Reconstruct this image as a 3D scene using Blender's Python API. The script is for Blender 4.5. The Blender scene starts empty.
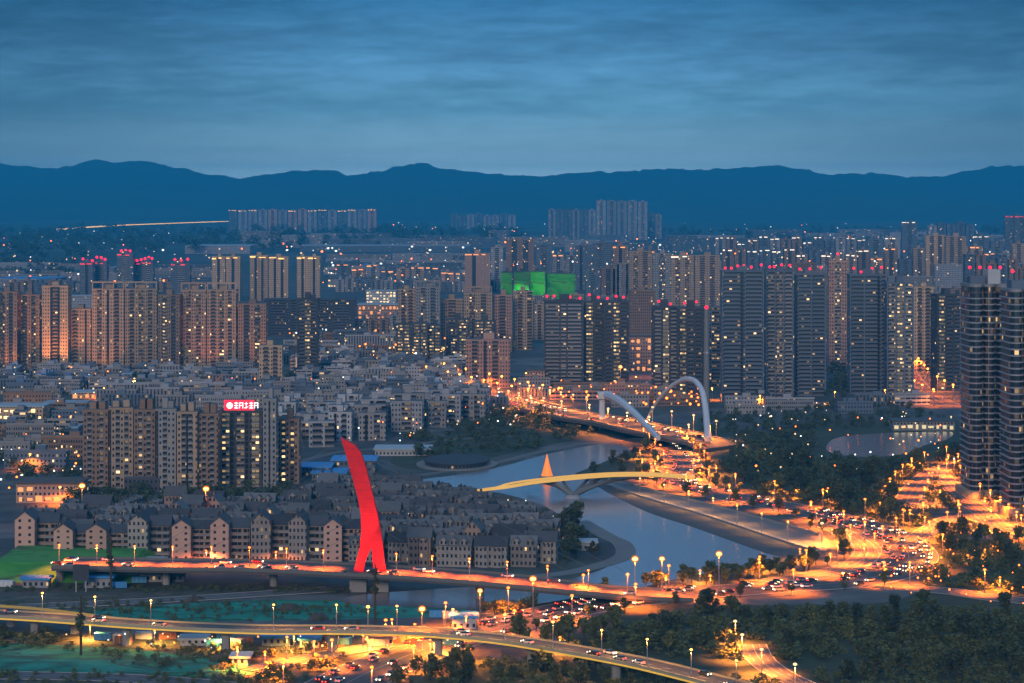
import bpy, math, random
import numpy as np
from mathutils import Vector, noise as mnoise
rnd = random.Random(7)
R = math.radians
sc = bpy.context.scene
col = sc.collection

# ------------------------------------------------------------------ camera
F, CAM_H, HOR = 2400.0, 160.0, 196.0          # focal length in px, camera height, horizon row
cam_d = bpy.data.cameras.new('camera')
cam = bpy.data.objects.new('camera', cam_d); col.objects.link(cam)
cam.location = (0, 0, CAM_H); cam.rotation_euler = (R(90), 0, 0)
cam_d.sensor_width = 36; cam_d.lens = 36 * F / 1024
cam_d.shift_y = -(341.5 - HOR) / 1024
cam_d.clip_start = 1; cam_d.clip_end = 60000
sc.camera = cam

# ------------------------------------------------------------------ sky
W = bpy.data.worlds.new('World'); sc.world = W; W.use_nodes = True
nt = W.node_tree; nt.nodes.clear(); L = nt.links.new
def wn(t, **k):
    n = nt.nodes.new(t)
    for a, b in k.items(): setattr(n, a, b)
    return n
def wmath(op, a, b=None):
    n = wn('ShaderNodeMath', operation=op)
    for i, v in enumerate((a, b)):
        if v is None: continue
        if isinstance(v, (int, float)): n.inputs[i].default_value = v
        else: L(v, n.inputs[i])
    return n.outputs[0]
out = wn('ShaderNodeOutputWorld'); bg = wn('ShaderNodeBackground')
sky = wn('ShaderNodeTexSky', sky_type='NISHITA', sun_disc=False)
sky.sun_elevation = R(1.5); sky.sun_rotation = R(188); sky.air_density = 1.0; sky.dust_density = 0.6; sky.ozone_density = 4.0
tc = wn('ShaderNodeTexCoord'); sp = wn('ShaderNodeSeparateXYZ'); L(tc.outputs['Generated'], sp.inputs[0])
zup = wmath('MAXIMUM', sp.outputs[2], 0.0)
grad = wn('ShaderNodeValToRGB'); L(wmath('POWER', zup, 0.5), grad.inputs[0])
SKY_STOPS = [(0.0, (1.9, 2.9, 3.3)), (.10, (1.15, 1.8, 2.1)), (.138, (.50, .84, .98)), (.19, (.20, .48, .70)), (.238, (.13, .36, .62)), (.285, (.045, .185, .38)), (.36, (.09, .31, .60)), (.5, (.23, .50, .90)), (1.0, (.32, .60, 1.0))]
e = grad.color_ramp.elements
while len(e) < len(SKY_STOPS): e.new(0.5)
for q, (p, c) in zip(e, SKY_STOPS): q.position = p; q.color = (*c, 1)
az = wmath('DIVIDE', sp.outputs[0], wmath('MAXIMUM', wmath('ABSOLUTE', sp.outputs[1]), .2))
def streak(sx, sz, det, off):
    cv = wn('ShaderNodeCombineXYZ'); L(wmath('MULTIPLY', az, sx), cv.inputs[0]); L(wmath('MULTIPLY', zup, sz), cv.inputs[1]); cv.inputs[2].default_value = off
    n = wn('ShaderNodeTexNoise'); n.inputs['Scale'].default_value = 1; n.inputs['Detail'].default_value = det; n.inputs['Roughness'].default_value = .58
    n.inputs['Distortion'].default_value = .35
    L(cv.outputs[0], n.inputs['Vector']); return n.outputs[0]
cl = wmath('ADD', wmath('MULTIPLY', streak(8, 60, 7, 3.3), .46), wmath('ADD', wmath('MULTIPLY', streak(26, 170, 6, 9.1), .32), wmath('MULTIPLY', streak(70, 360, 5, 5.7), .22)))
cr = wn('ShaderNodeMapRange', interpolation_type='SMOOTHSTEP'); L(cl, cr.inputs[0])
for k, v in (('From Min', .36), ('From Max', .66), ('To Min', .68), ('To Max', 1.22)): cr.inputs[k].default_value = v
fade = wn('ShaderNodeMapRange'); L(zup, fade.inputs[0])
for k, v in (('From Min', .012), ('From Max', .045), ('To Min', .08), ('To Max', 1.0)): fade.inputs[k].default_value = v
mixf = wn('ShaderNodeMix', data_type='FLOAT'); L(fade.outputs[0], mixf.inputs['Factor']); mixf.inputs[2].default_value = 1.0; L(cr.outputs[0], mixf.inputs[3])
azf = wn('ShaderNodeMapRange', interpolation_type='SMOOTHSTEP'); L(wmath('ABSOLUTE', az), azf.inputs[0])      # lens vignetting painted into the sky, darker to both sides
for k, v in (('From Min', .02), ('From Max', .25), ('To Min', 1.0), ('To Max', .54)): azf.inputs[k].default_value = v
vm = wn('ShaderNodeVectorMath', operation='SCALE'); L(grad.outputs[0], vm.inputs[0]); L(wmath('MULTIPLY', mixf.outputs[0], azf.outputs[0]), vm.inputs['Scale'])
SKY_K = 10.0                                      # the cloud deck, in units of the background strength below
vs = wn('ShaderNodeVectorMath', operation='SCALE'); L(vm.outputs[0], vs.inputs[0]); vs.inputs['Scale'].default_value = SKY_K
nb = wn('ShaderNodeVectorMath', operation='MULTIPLY'); L(sky.outputs[0], nb.inputs[0]); nb.inputs[1].default_value = (.10, .16, .25)
ad = wn('ShaderNodeVectorMath', operation='ADD'); L(vs.outputs[0], ad.inputs[0]); L(nb.outputs[0], ad.inputs[1])
L(ad.outputs[0], bg.inputs[0]); bg.inputs[1].default_value = 0.1
L(bg.outputs[0], out.inputs[0])

# ------------------------------------------------------------------ afterglow behind the camera
sd = bpy.data.lights.new('sun', 'SUN'); sd.energy = 1.55; sd.angle = R(14); sd.color = (1.0, .77, .60)
sun = bpy.data.objects.new('sun', sd); col.objects.link(sun); sun.rotation_euler = (R(72), 0, R(-10))

sc.view_settings.view_transform = 'Standard'; sc.view_settings.look = 'None'
sc.view_settings.exposure = 0.0; sc.view_settings.gamma = 1.0; sc.view_settings.use_curve_mapping = False
cy = sc.cycles
cy.use_denoising = True; cy.use_adaptive_sampling = True; cy.adaptive_threshold = 0.02
cy.max_bounces = 4; cy.diffuse_bounces = 2; cy.glossy_bounces = 2; cy.transmission_bounces = 2; cy.volume_bounces = 0; cy.transparent_max_bounces = 8
cy.sample_clamp_indirect = 3.0; cy.use_light_tree = True; cy.caustics_reflective = False; cy.caustics_refractive = False

# ------------------------------------------------------------------ helpers
def G(px, py, z=0.0):
    d = (CAM_H - z) * F / (py - HOR)
    return Vector(((px - 512) * d / F, d, z))
def dist(py): return CAM_H * F / (py - HOR)
def proj(p): return (512 + p.x * F / p.y, HOR + (CAM_H - p.z) * F / p.y)

ONES = 'first second third fourth fifth sixth seventh eighth ninth tenth eleventh twelfth thirteenth fourteenth fifteenth sixteenth seventeenth eighteenth nineteenth'.split()
CARD = 'one two three four five six seven eight nine'.split()
TENS = {2: 'twent', 3: 'thirt', 4: 'fort', 5: 'fift', 6: 'sixt', 7: 'sevent', 8: 'eight', 9: 'ninet'}
def ordn(n):
    if n < 20: return ONES[n - 1]
    if n >= 100: return 'one hundred and ' + (ordn(n - 100) if n > 100 else 'zeroth')
    t, u = divmod(n, 10)
    return TENS[t] + ('ieth' if u == 0 else 'y-' + ONES[u - 1])

class MB:
    """collects faces; build() links them as one mesh object"""
    def __init__(s): s.v = []; s.f = []; s.m = []; s.uv = []
    def face(s, pts, m=0, uv=None):
        i = len(s.v); s.v += [tuple(p) for p in pts]; s.f.append(tuple(range(i, i + len(pts)))); s.m.append(m)
        s.uv += uv if uv else [(0, 0)] * len(pts)
    def quad_wall(s, a, b, z0, z1, m=0, u0=0, sh=3.1, v0=0):
        """vertical wall from a to b (xy), outward normal to the right of a->b; uv in metres / storeys"""
        ln = math.hypot(b[0] - a[0], b[1] - a[1]); V0 = v0; V1 = v0 + (z1 - z0) / sh
        s.face([(a[0], a[1], z0), (b[0], b[1], z0), (b[0], b[1], z1), (a[0], a[1], z1)], m, [(u0, V0), (u0 + ln, V0), (u0 + ln, V1), (u0, V1)])
    def prism(s, poly, z0, z1, mw=0, mt=0, sh=3.1, bottom=False):
        """poly counter-clockwise seen from above"""
        u = 0; n = len(poly)
        for i in range(n):
            a, b = poly[i], poly[(i + 1) % n]
            s.quad_wall(a, b, z0, z1, mw, u, sh); u += math.hypot(b[0] - a[0], b[1] - a[1])
        s.face([(x, y, z1) for x, y in poly], mt)
        if bottom: s.face([(x, y, z0) for x, y in reversed(poly)], mt)
    def box(s, x0, x1, y0, y1, z0, z1, mw=0, mt=None, sh=3.1):
        s.prism([(x0, y0), (x1, y0), (x1, y1), (x0, y1)], z0, z1, mw, mw if mt is None else mt, sh, True)
    def tube(s, pts, rad, n=6, m=0, cap=True):
        pts = [Vector(p) for p in pts]; rs = rad if isinstance(rad, (list, tuple)) else [rad] * len(pts)
        base = len(s.v); up = Vector((0, 0, 1))
        for i, p in enumerate(pts):
            t = (pts[min(i + 1, len(pts) - 1)] - pts[max(i - 1, 0)]).normalized()
            a = t.cross(up if abs(t.z) < .95 else Vector((0, 1, 0))).normalized(); b = a.cross(t)
            for k in range(n):
                w = 2 * math.pi * k / n; s.v.append(tuple(p + (a * math.cos(w) + b * math.sin(w)) * rs[i]))
        for i in range(len(pts) - 1):
            for k in range(n):
                q = (base + i * n + k, base + i * n + (k + 1) % n, base + (i + 1) * n + (k + 1) % n, base + (i + 1) * n + k)
                s.f.append(q); s.m.append(m); s.uv += [(0, 0)] * 4
        if cap:
            for o in (0, (len(pts) - 1) * n):
                s.f.append(tuple(base + o + k for k in range(n))); s.m.append(m); s.uv += [(0, 0)] * n
    def ball(s, c, r, m=0, n=8, k=5, sz=1.0):
        base = len(s.v)
        for i in range(k + 1):
            t = math.pi * i / k
            for j in range(n):
                w = 2 * math.pi * j / n; s.v.append((c[0] + r * math.sin(t) * math.cos(w), c[1] + r * math.sin(t) * math.sin(w), c[2] + r * sz * math.cos(t)))
        for i in range(k):
            for j in range(n):
                s.f.append((base + i * n + j, base + i * n + (j + 1) % n, base + (i + 1) * n + (j + 1) % n, base + (i + 1) * n + j)); s.m.append(m); s.uv += [(0, 0)] * 4
    def mesh(s, name, mats):
        me = bpy.data.meshes.new(name); me.from_pydata(s.v, [], s.f)
        for mt in (mats if isinstance(mats, (list, tuple)) else [mats]): me.materials.append(mt)
        if any(s.m): me.polygons.foreach_set('material_index', s.m)
        ul = me.uv_layers.new(name='UVMap'); ul.data.foreach_set('uv', [c for p in s.uv for c in p])
        me.update(); return me
    def build(s, name, mats, parent=None, loc=None, rz=0):
        return link(name, s.mesh(name, mats), parent, loc, rz)
def link(name, data, parent=None, loc=None, rz=0):
    o = bpy.data.objects.new(name, data); col.objects.link(o)
    if parent is not None: o.parent = parent
    if loc is not None: o.location = loc
    if rz: o.rotation_euler[2] = rz
    return o
def thing(name, label, cat, loc=(0, 0, 0), rz=0, group=None):
    o = link(name, None, None, loc, rz); o.empty_display_size = 1
    o['label'] = label; o['category'] = cat
    if group: o['group'] = group
    return o
def tag(o, label, cat, group=None):
    o['label'] = label; o['category'] = cat
    if group: o['group'] = group
    return o
def setting(o, kind='structure', label=None):
    o['kind'] = kind
    if label: o['label'] = label
    return o
def dup(root, loc, rz=0, label=None, group=None, scale=None):
    r = root.copy(); col.objects.link(r); r.location = loc; r.rotation_euler = (0, 0, rz)
    if label: r['label'] = label
    if group: r['group'] = group
    if scale: r.scale = scale if isinstance(scale, (tuple, list)) else (scale,) * 3
    for ch in KIDS.setdefault(root.name, list(root.children)):
        c = ch.copy(); col.objects.link(c); c.parent = r
        for g in KIDS.setdefault(ch.name, list(ch.children)):
            d = g.copy(); col.objects.link(d); d.parent = c
    return r
KIDS = {}

# ------------------------------------------------------------------ materials
def newmat(name):
    m = bpy.data.materials.new(name); m.use_nodes = True
    return m, m.node_tree, m.node_tree.nodes['Principled BSDF']
def plain(name, c, rough=.8, var=.18, scale=.15, metal=0.0, bump=0.0):
    m, t, b = newmat(name)
    tcn = t.nodes.new('ShaderNodeTexCoord'); n = t.nodes.new('ShaderNodeTexNoise'); n.inputs['Scale'].default_value = scale; n.inputs['Detail'].default_value = 6
    t.links.new(tcn.outputs['Object'], n.inputs['Vector'])
    oi = t.nodes.new('ShaderNodeObjectInfo')
    ad = t.nodes.new('ShaderNodeMath'); ad.operation = 'ADD'; t.links.new(n.outputs[0], ad.inputs[0]); t.links.new(oi.outputs['Random'], ad.inputs[1])
    mr = t.nodes.new('ShaderNodeMapRange'); t.links.new(ad.outputs[0], mr.inputs[0])
    for k, v in (('From Min', .3), ('From Max', 1.7), ('To Min', 1 - var), ('To Max', 1 + var)): mr.inputs[k].default_value = v
    vmn = t.nodes.new('ShaderNodeVectorMath'); vmn.operation = 'SCALE'; vmn.inputs[0].default_value = c; t.links.new(mr.outputs[0], vmn.inputs['Scale'])
    t.links.new(vmn.outputs[0], b.inputs['Base Color']); b.inputs['Roughness'].default_value = rough; b.inputs['Metallic'].default_value = metal
    return m
def emit(name, c, s, light=False):
    m, t, b = newmat(name)
    b.inputs['Base Color'].default_value = (*[min(1, x) * .5 for x in c], 1); b.inputs['Emission Color'].default_value = (*c, 1); b.inputs['Emission Strength'].default_value = s
    m.cycles.emission_sampling = 'AUTO' if light else 'NONE'
    return m
def facade(name, wall, glass=(.015, .02, .03), cw=3.0, w0=.25, w1=.75, v0=.3, v1=.8, lit=.08, power=1.6, warm=.75, var=.2, rough=.75):
    """wall with a grid of windows laid out in metres and storeys, some of them lit"""
    m, t, b = newmat(name); N = t.nodes.new; K = t.links.new
    def mth(op, a, bb=None):
        n = N('ShaderNodeMath'); n.operation = op
        for i, v in enumerate((a, bb)):
            if v is None: continue
            if isinstance(v, (int, float)): n.inputs[i].default_value = v
            else: K(v, n.inputs[i])
        return n.outputs[0]
    uv = N('ShaderNodeUVMap'); s = N('ShaderNodeSeparateXYZ'); K(uv.outputs[0], s.inputs[0])
    u = mth('DIVIDE', s.outputs[0], cw); v = s.outputs[1]
    fu, iu, fv, iv = mth('FRACT', u), mth('FLOOR', u), mth('FRACT', v), mth('FLOOR', v)
    mask = mth('MULTIPLY', mth('MULTIPLY', mth('GREATER_THAN', fu, w0), mth('LESS_THAN', fu, w1)), mth('MULTIPLY', mth('GREATER_THAN', fv, v0), mth('LESS_THAN', fv, v1)))
    geo = N('ShaderNodeNewGeometry'); gs = N('ShaderNodeSeparateXYZ'); K(geo.outputs['Normal'], gs.inputs[0])
    mask = mth('MULTIPLY', mask, mth('LESS_THAN', mth('ABSOLUTE', gs.outputs[2]), .5))
    oi = N('ShaderNodeObjectInfo')
    cv = N('ShaderNodeCombineXYZ'); K(iu, cv.inputs[0]); K(iv, cv.inputs[1]); K(mth('MULTIPLY', oi.outputs['Random'], 977.0), cv.inputs[2])
    wnz = N('ShaderNodeTexWhiteNoise'); K(cv.outputs[0], wnz.inputs['Vector'])
    cs = N('ShaderNodeSeparateColor'); K(wnz.outputs['Color'], cs.inputs[0])
    litm = mth('MULTIPLY', mth('LESS_THAN', wnz.outputs['Value'], lit), mask)
    ramp = N('ShaderNodeValToRGB'); K(cs.outputs[0], ramp.inputs[0]); ramp.color_ramp.interpolation = 'CONSTANT'
    el = ramp.color_ramp.elements; el.new(.5)
    for q, (p, c) in zip(el, ((0, (1, .62, .26)), (warm * .5, (1, .80, .48)), (warm, (.85, .95, 1)))): q.position = p; q.color = (*c, 1)
    st = mth('MULTIPLY', litm, mth('ADD', mth('MULTIPLY', mth('POWER', cs.outputs[1], 2.5), power), power * .12))
    dim = mth('MULTIPLY', mth('LESS_THAN', wnz.outputs['Value'], lit * 2.6), mask); st = mth('ADD', st, mth('MULTIPLY', dim, power * .07))
    K(ramp.outputs[0], b.inputs['Emission Color']); K(st, b.inputs['Emission Strength'])
    # weathering of the wall
    tcn = N('ShaderNodeTexCoord'); ns = N('ShaderNodeTexNoise'); ns.inputs['Scale'].default_value = .12; ns.inputs['Detail'].default_value = 5; K(tcn.outputs['Object'], ns.inputs['Vector'])
    mr = N('ShaderNodeMapRange'); K(mth('ADD', ns.outputs[0], oi.outputs['Random']), mr.inputs[0])
    for k, x in (('From Min', .3), ('From Max', 1.7), ('To Min', 1 - var), ('To Max', 1 + var)): mr.inputs[k].default_value = x
    vmn = N('ShaderNodeVectorMath'); vmn.operation = 'SCALE'; vmn.inputs[0].default_value = wall; K(mr.outputs[0], vmn.inputs['Scale'])
    mx = N('ShaderNodeMix'); mx.data_type = 'RGBA'; K(mask, mx.inputs['Factor']); K(vmn.outputs[0], mx.inputs[6]); mx.inputs[7].default_value = (*glass, 1)
    K(mx.outputs[2], b.inputs['Base Color'])
    mf = N('ShaderNodeMix'); mf.data_type = 'FLOAT'; K(mask, mf.inputs['Factor']); mf.inputs[2].default_value = rough; mf.inputs[3].default_value = .18
    K(mf.outputs[0], b.inputs['Roughness'])
    m.cycles.emission_sampling = 'NONE'
    return m

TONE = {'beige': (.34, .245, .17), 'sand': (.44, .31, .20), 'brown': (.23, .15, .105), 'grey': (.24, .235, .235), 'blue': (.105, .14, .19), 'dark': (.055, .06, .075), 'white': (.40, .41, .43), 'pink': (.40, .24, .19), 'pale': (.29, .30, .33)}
WALL = {k: facade('wall_' + k, c, cw=2.3, w0=.28, w1=.72, v0=.3, v1=.75, lit=.03, power=2.6) for k, c in TONE.items()}
STYLE = {k: [WALL[k], facade('wall_strip_' + k, c, cw=4.2, w0=.06, w1=.94, v0=.38, v1=.82, lit=.05, power=1.6), facade('wall_tall_' + k, [x * .85 for x in c], cw=2.7, w0=.3, w1=.72, v0=.05, v1=.95, lit=.05, power=1.6), facade('wall_fine_' + k, [x * .8 for x in c], cw=1.5, w0=.2, w1=.75, v0=.3, v1=.8, lit=.06, power=1.8)] for k, c in TONE.items()}
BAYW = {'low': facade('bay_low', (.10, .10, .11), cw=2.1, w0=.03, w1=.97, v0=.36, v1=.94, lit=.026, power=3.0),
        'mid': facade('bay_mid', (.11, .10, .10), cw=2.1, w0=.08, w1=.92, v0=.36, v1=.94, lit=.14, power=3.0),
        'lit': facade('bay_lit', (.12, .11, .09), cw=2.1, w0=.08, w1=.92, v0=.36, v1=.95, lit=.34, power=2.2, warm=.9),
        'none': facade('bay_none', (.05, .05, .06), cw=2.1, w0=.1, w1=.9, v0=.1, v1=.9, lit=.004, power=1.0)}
SLAB = {k: plain('slab_' + k, c, .8) for k, c in TONE.items()}
M = dict(
    roof_grey=plain('roof_grey', (.105, .112, .12), .85, .5, .6), roof_dark=plain('roof_dark', (.05, .055, .065), .85, .5, .6), roof_brown=plain('roof_brown', (.13, .10, .085), .85, .3, .3),
    roof_blue=plain('roof_blue', (.03, .24, .55), .6, .2), roof_pale=plain('roof_pale', (.33, .38, .42), .7, .2), concrete=plain('concrete', (.27, .27, .28), .85, .2, .05),
    steel=plain('steel', (.35, .36, .38), .45, .1, .3, .6), white=plain('white_paint', (.55, .57, .60), .5, .1), black=plain('black_paint', (.02, .02, .022), .5),
    red=plain('red_paint', (.62, .02, .03), .45, .05), tyre=plain('tyre', (.02, .02, .02), .9), glass=plain('glass', (.015, .018, .022), .08, .05),
    asphalt=plain('asphalt', (.095, .085, .085), .8, .3, .05), kerb=plain('kerb', (.32, .31, .30), .85, .15, .2), paint=plain('lane_paint', (.36, .34, .31), .7, .15, .5),
    bark=plain('bark', (.06, .045, .03), .95, .3, 1.0), green_net=plain('green_net', (.03, .20, .04), .9, .5, .08), teal_net=plain('teal_net', (.008, .14, .10), .9, .75, .07),
    earth=plain('earth', (.15, .11, .085), .95, .45, .06), lawn=plain('lawn', (.035, .07, .03), .95, .5, .04), path=plain('path', (.15, .14, .13), .9, .25, .1),
    yellow=plain('yellow_light_paint', (.62, .42, .10), .6, .1), stone=plain('stone', (.17, .165, .16), .85, .25, .08), orange_net=plain('rust_paint', (.30, .10, .05), .8),
    lampE=emit('lamp_orange', (1, .15, .014), 8), lampW=emit('lamp_white', (1, .66, .30), 1.7), lampY=emit('lamp_yellow', (1, .42, .06), 8), lampC=emit('lamp_cool', (.9, .95, .9), 2.5),
    beacon=emit('beacon_red', (1, .012, .045), 2.6, True), crown_gold=emit('crown_gold', (1, .55, .15), 2.4), crown_red=emit('crown_red', (1, .03, .06), 1.2), crown_white=emit('crown_white', (1, .85, .65), 2.2),
    crown_orange=emit('crown_orange', (1, .35, .10), 2.2), strip_pink=emit('strip_pink', (1, .35, .22), .35), strip_yellow=emit('strip_yellow', (1, .62, .10), 1.1), green_glow=emit('green_glow', (.10, .75, .08), .42),
    head=emit('headlight', (1, .80, .5), 5), tail=emit('taillight', (1, .05, .02), 4), sign_red=emit('sign_red', (1, .02, .06), 1.1), sign_white=emit('sign_white', (1, .85, .85), 2.6),
    shop_dim=emit('shop_dim', (1, .80, .42), .75), shop=emit('shop_light', (1, .72, .35), 1.6), shop_o=emit('shop_orange', (1, .38, .12), 1.1), fountain=emit('fountain_orange', (1, .25, .035), 1.0), blue_glow=emit('blue_glow', (.2, .45, 1), 1.2))
def foliage(name, c):
    m, t, b = newmat(name); oi = t.nodes.new('ShaderNodeObjectInfo'); tcn = t.nodes.new('ShaderNodeTexCoord'); n = t.nodes.new('ShaderNodeTexNoise'); n.inputs['Scale'].default_value = .55; n.inputs['Detail'].default_value = 3
    t.links.new(tcn.outputs['Object'], n.inputs['Vector'])
    a = t.nodes.new('ShaderNodeMath'); a.operation = 'ADD'; t.links.new(n.outputs[0], a.inputs[0]); t.links.new(oi.outputs['Random'], a.inputs[1])
    r = t.nodes.new('ShaderNodeValToRGB'); mr = t.nodes.new('ShaderNodeMapRange'); mr.inputs['From Min'].default_value = .3; mr.inputs['From Max'].default_value = 1.7; t.links.new(a.outputs[0], mr.inputs[0]); t.links.new(mr.outputs[0], r.inputs[0])
    r.color_ramp.elements[0].color = (c[0] * .5, c[1] * .5, c[2] * .6, 1); r.color_ramp.elements[1].color = (c[0] * 1.7, c[1] * 1.5, c[2] * 1.2, 1)
    t.links.new(r.outputs[0], b.inputs['Base Color']); b.inputs['Roughness'].default_value = .75
    return m
M['leaf'] = foliage('leaf', (.075, .10, .035)); M['leaf_dark'] = foliage('leaf_dark', (.04, .062, .028))

def patchy(name, stops, scale, rough=.95, dist=1.2):
    m, t, b = newmat(name); tcn = t.nodes.new('ShaderNodeTexCoord'); n = t.nodes.new('ShaderNodeTexNoise'); n.inputs['Scale'].default_value = scale; n.inputs['Detail'].default_value = 9; n.inputs['Roughness'].default_value = .65; n.inputs['Distortion'].default_value = dist
    mp = t.nodes.new('ShaderNodeMapping'); mp.inputs['Scale'].default_value = (.45, 1, 1); t.links.new(tcn.outputs['Object'], mp.inputs[0]); t.links.new(mp.outputs[0], n.inputs['Vector'])
    r = t.nodes.new('ShaderNodeValToRGB'); t.links.new(n.outputs[0], r.inputs[0]); el = r.color_ramp.elements
    while len(el) < len(stops): el.new(.5)
    for q, (p, c) in zip(el, stops): q.position = p; q.color = (*c, 1)
    t.links.new(r.outputs[0], b.inputs['Base Color']); b.inputs['Roughness'].default_value = rough
    bu = t.nodes.new('ShaderNodeBump'); bu.inputs['Strength'].default_value = .6; bu.inputs['Distance'].default_value = 1.0; t.links.new(n.outputs[0], bu.inputs['Height']); t.links.new(bu.outputs[0], b.inputs['Normal']); return m
M['teal_net'] = patchy('teal_net', [(.30, (.02, .05, .04)), (.42, (.006, .17, .11)), (.5, (.01, .27, .19)), (.56, (.02, .07, .05)), (.66, (.01, .26, .10)), (.75, (.09, .10, .07))], .045)
M['green_net'] = patchy('green_net', [(.30, (.03, .08, .02)), (.45, (.04, .22, .03)), (.55, (.08, .30, .05)), (.62, (.07, .09, .04)), (.75, (.04, .26, .06))], .05)
M['earth'] = patchy('earth', [(.3, (.04, .03, .025)), (.45, (.10, .075, .06)), (.52, (.03, .045, .02)), (.6, (.13, .10, .08)), (.72, (.05, .05, .035))], .04)
M['lawn'] = patchy('lawn', [(.3, (.012, .02, .01)), (.45, (.03, .045, .018)), (.55, (.05, .055, .025)), (.62, (.02, .03, .015)), (.75, (.06, .05, .03))], .03)
# ground: mottled plots, yards and greenery
def ground_mat():
    m, t, b = newmat('ground_plots'); N = t.nodes.new; K = t.links.new
    tcn = N('ShaderNodeTexCoord')
    def ramp(src, stops):
        r = N('ShaderNodeValToRGB'); K(src, r.inputs[0]); el = r.color_ramp.elements
        while len(el) < len(stops): el.new(.5)
        for q, (p, c) in zip(el, stops): q.position = p; q.color = (*c, 1)
        return r.outputs[0]
    vo = N('ShaderNodeTexVoronoi'); vo.inputs['Scale'].default_value = .018; K(tcn.outputs['Object'], vo.inputs['Vector'])
    cs = N('ShaderNodeSeparateColor'); K(vo.outputs['Color'], cs.inputs[0])
    city = ramp(cs.outputs[0], [(0, (.05, .055, .06)), (.4, (.09, .09, .09)), (.62, (.04, .06, .035)), (.8, (.14, .13, .125)), (1, (.06, .065, .06))])
    n1 = N('ShaderNodeTexNoise'); n1.inputs['Scale'].default_value = .0011; n1.inputs['Detail'].default_value = 8; K(tcn.outputs['Object'], n1.inputs['Vector'])
    far = ramp(n1.outputs[0], [(.3, (.018, .03, .022)), (.5, (.03, .045, .03)), (.58, (.08, .085, .08)), (.66, (.03, .045, .03)), (.8, (.02, .035, .025))])
    s = N('ShaderNodeSeparateXYZ'); K(tcn.outputs['Object'], s.inputs[0])
    mr = N('ShaderNodeMapRange'); K(s.outputs[1], mr.inputs[0])
    for k, v in (('From Min', 3600), ('From Max', 5600)): mr.inputs[k].default_value = v
    mx = N('ShaderNodeMix'); mx.data_type = 'RGBA'; K(mr.outputs[0], mx.inputs['Factor']); K(city, mx.inputs[6]); K(far, mx.inputs[7])
    n2 = N('ShaderNodeTexNoise'); n2.inputs['Scale'].default_value = .06; n2.inputs['Detail'].default_value = 6; K(tcn.outputs['Object'], n2.inputs['Vector'])
    m2 = N('ShaderNodeMapRange'); K(n2.outputs[0], m2.inputs[0])
    for k, v in (('From Min', .3), ('From Max', .7), ('To Min', .55), ('To Max', 1.3)): m2.inputs[k].default_value = v
    vmn = N('ShaderNodeVectorMath'); vmn.operation = 'SCALE'; K(mx.outputs[2], vmn.inputs[0]); K(m2.outputs[0], vmn.inputs['Scale'])
    K(vmn.outputs[0], b.inputs['Base Color']); b.inputs['Roughness'].default_value = .9
    return m
def water_mat():
    m, t, b = newmat('water'); N = t.nodes.new; K = t.links.new
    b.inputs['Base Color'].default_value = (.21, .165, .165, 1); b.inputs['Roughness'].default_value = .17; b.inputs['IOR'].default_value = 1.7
    tcn = N('ShaderNodeTexCoord'); n = N('ShaderNodeTexNoise'); n.inputs['Scale'].default_value = .35; n.inputs['Detail'].default_value = 4; K(tcn.outputs['Object'], n.inputs['Vector'])
    bu = N('ShaderNodeBump'); bu.inputs['Strength'].default_value = .30; bu.inputs['Distance'].default_value = .25; K(n.outputs[0], bu.inputs['Height']); K(bu.outputs[0], b.inputs['Normal'])
    return m
M['ground'] = ground_mat(); M['water'] = water_mat()
M['forest'] = plain('forest_hills', (.03, .045, .03), .95, .5, .002)

# ------------------------------------------------------------------ terrain, hills, water
g = MB(); g.face([(-9500, -200, 0), (9500, -200, 0), (9500, 24500, 0), (-9500, 24500, 0)]); setting(g.build('ground', M['ground']))
RIDGE = [(-1300, 168), (-700, 166), (-300, 160), (0, 163), (20, 166), (50, 168), (110, 164), (150, 162), (180, 168), (215, 175), (240, 179), (265, 175), (300, 171), (330, 170), (350, 175), (380, 172), (400, 166), (425, 163), (440, 168), (470, 172), (510, 175), (540, 177), (570, 174), (610, 172), (640, 170), (665, 169), (700, 170), (740, 168), (775, 165), (800, 169), (825, 175), (850, 173), (880, 174), (905, 177), (940, 177), (960, 172), (1000, 166), (1024, 166), (1300, 160), (1700, 170), (2300, 168)]
def ridge_h(px):
    for (a, b), (c, d) in zip(RIDGE, RIDGE[1:]):
        if a <= px <= c:
            k = (px - a) / (c - a); k = k * k * (3 - 2 * k); return b + (d - b) * k
    return 168
hm = MB(); RY = 20000; NX, NY = 620, 26
idx = []
for j in range(NY + 1):
    y = 15500 + (24200 - 15500) * j / NY
    for i in range(NX + 1):
        x = -9300 + 18600 * i / NX
        px = 512 + x * F / RY
        zr = CAM_H + (HOR - ridge_h(px)) * RY / F
        k = (y - 15500) / (RY - 15500)
        prof = max(0, k) ** 1.25 if k <= 1 else max(.2, 1 - (k - 1) * .55)
        nz = mnoise.fractal(Vector((x * .0011, y * .0011, 2.2)), 1.0, 2.0, 5)
        z = zr * prof * (1 + (.55 * nz if k < .93 else .02 * nz)) - 6
        if j == round((RY - 15500) / (24200 - 15500) * NY): z = zr + nz * 4 + mnoise.fractal(Vector((x * .012, 3.3, 1)), .7, 2.1, 5) * 16
        elif k > .9: z = min(z, zr * .97)
        hm.v.append((x, y, z))
for j in range(NY):
    for i in range(NX):
        a = j * (NX + 1) + i; hm.f.append((a, a + 1, a + NX + 2, a + NX + 1)); hm.m.append(0); hm.uv += [(0, 0)] * 4
o = hm.build('hills', M['forest']); setting(o)
for p in o.data.polygons: p.use_smooth = True

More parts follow.
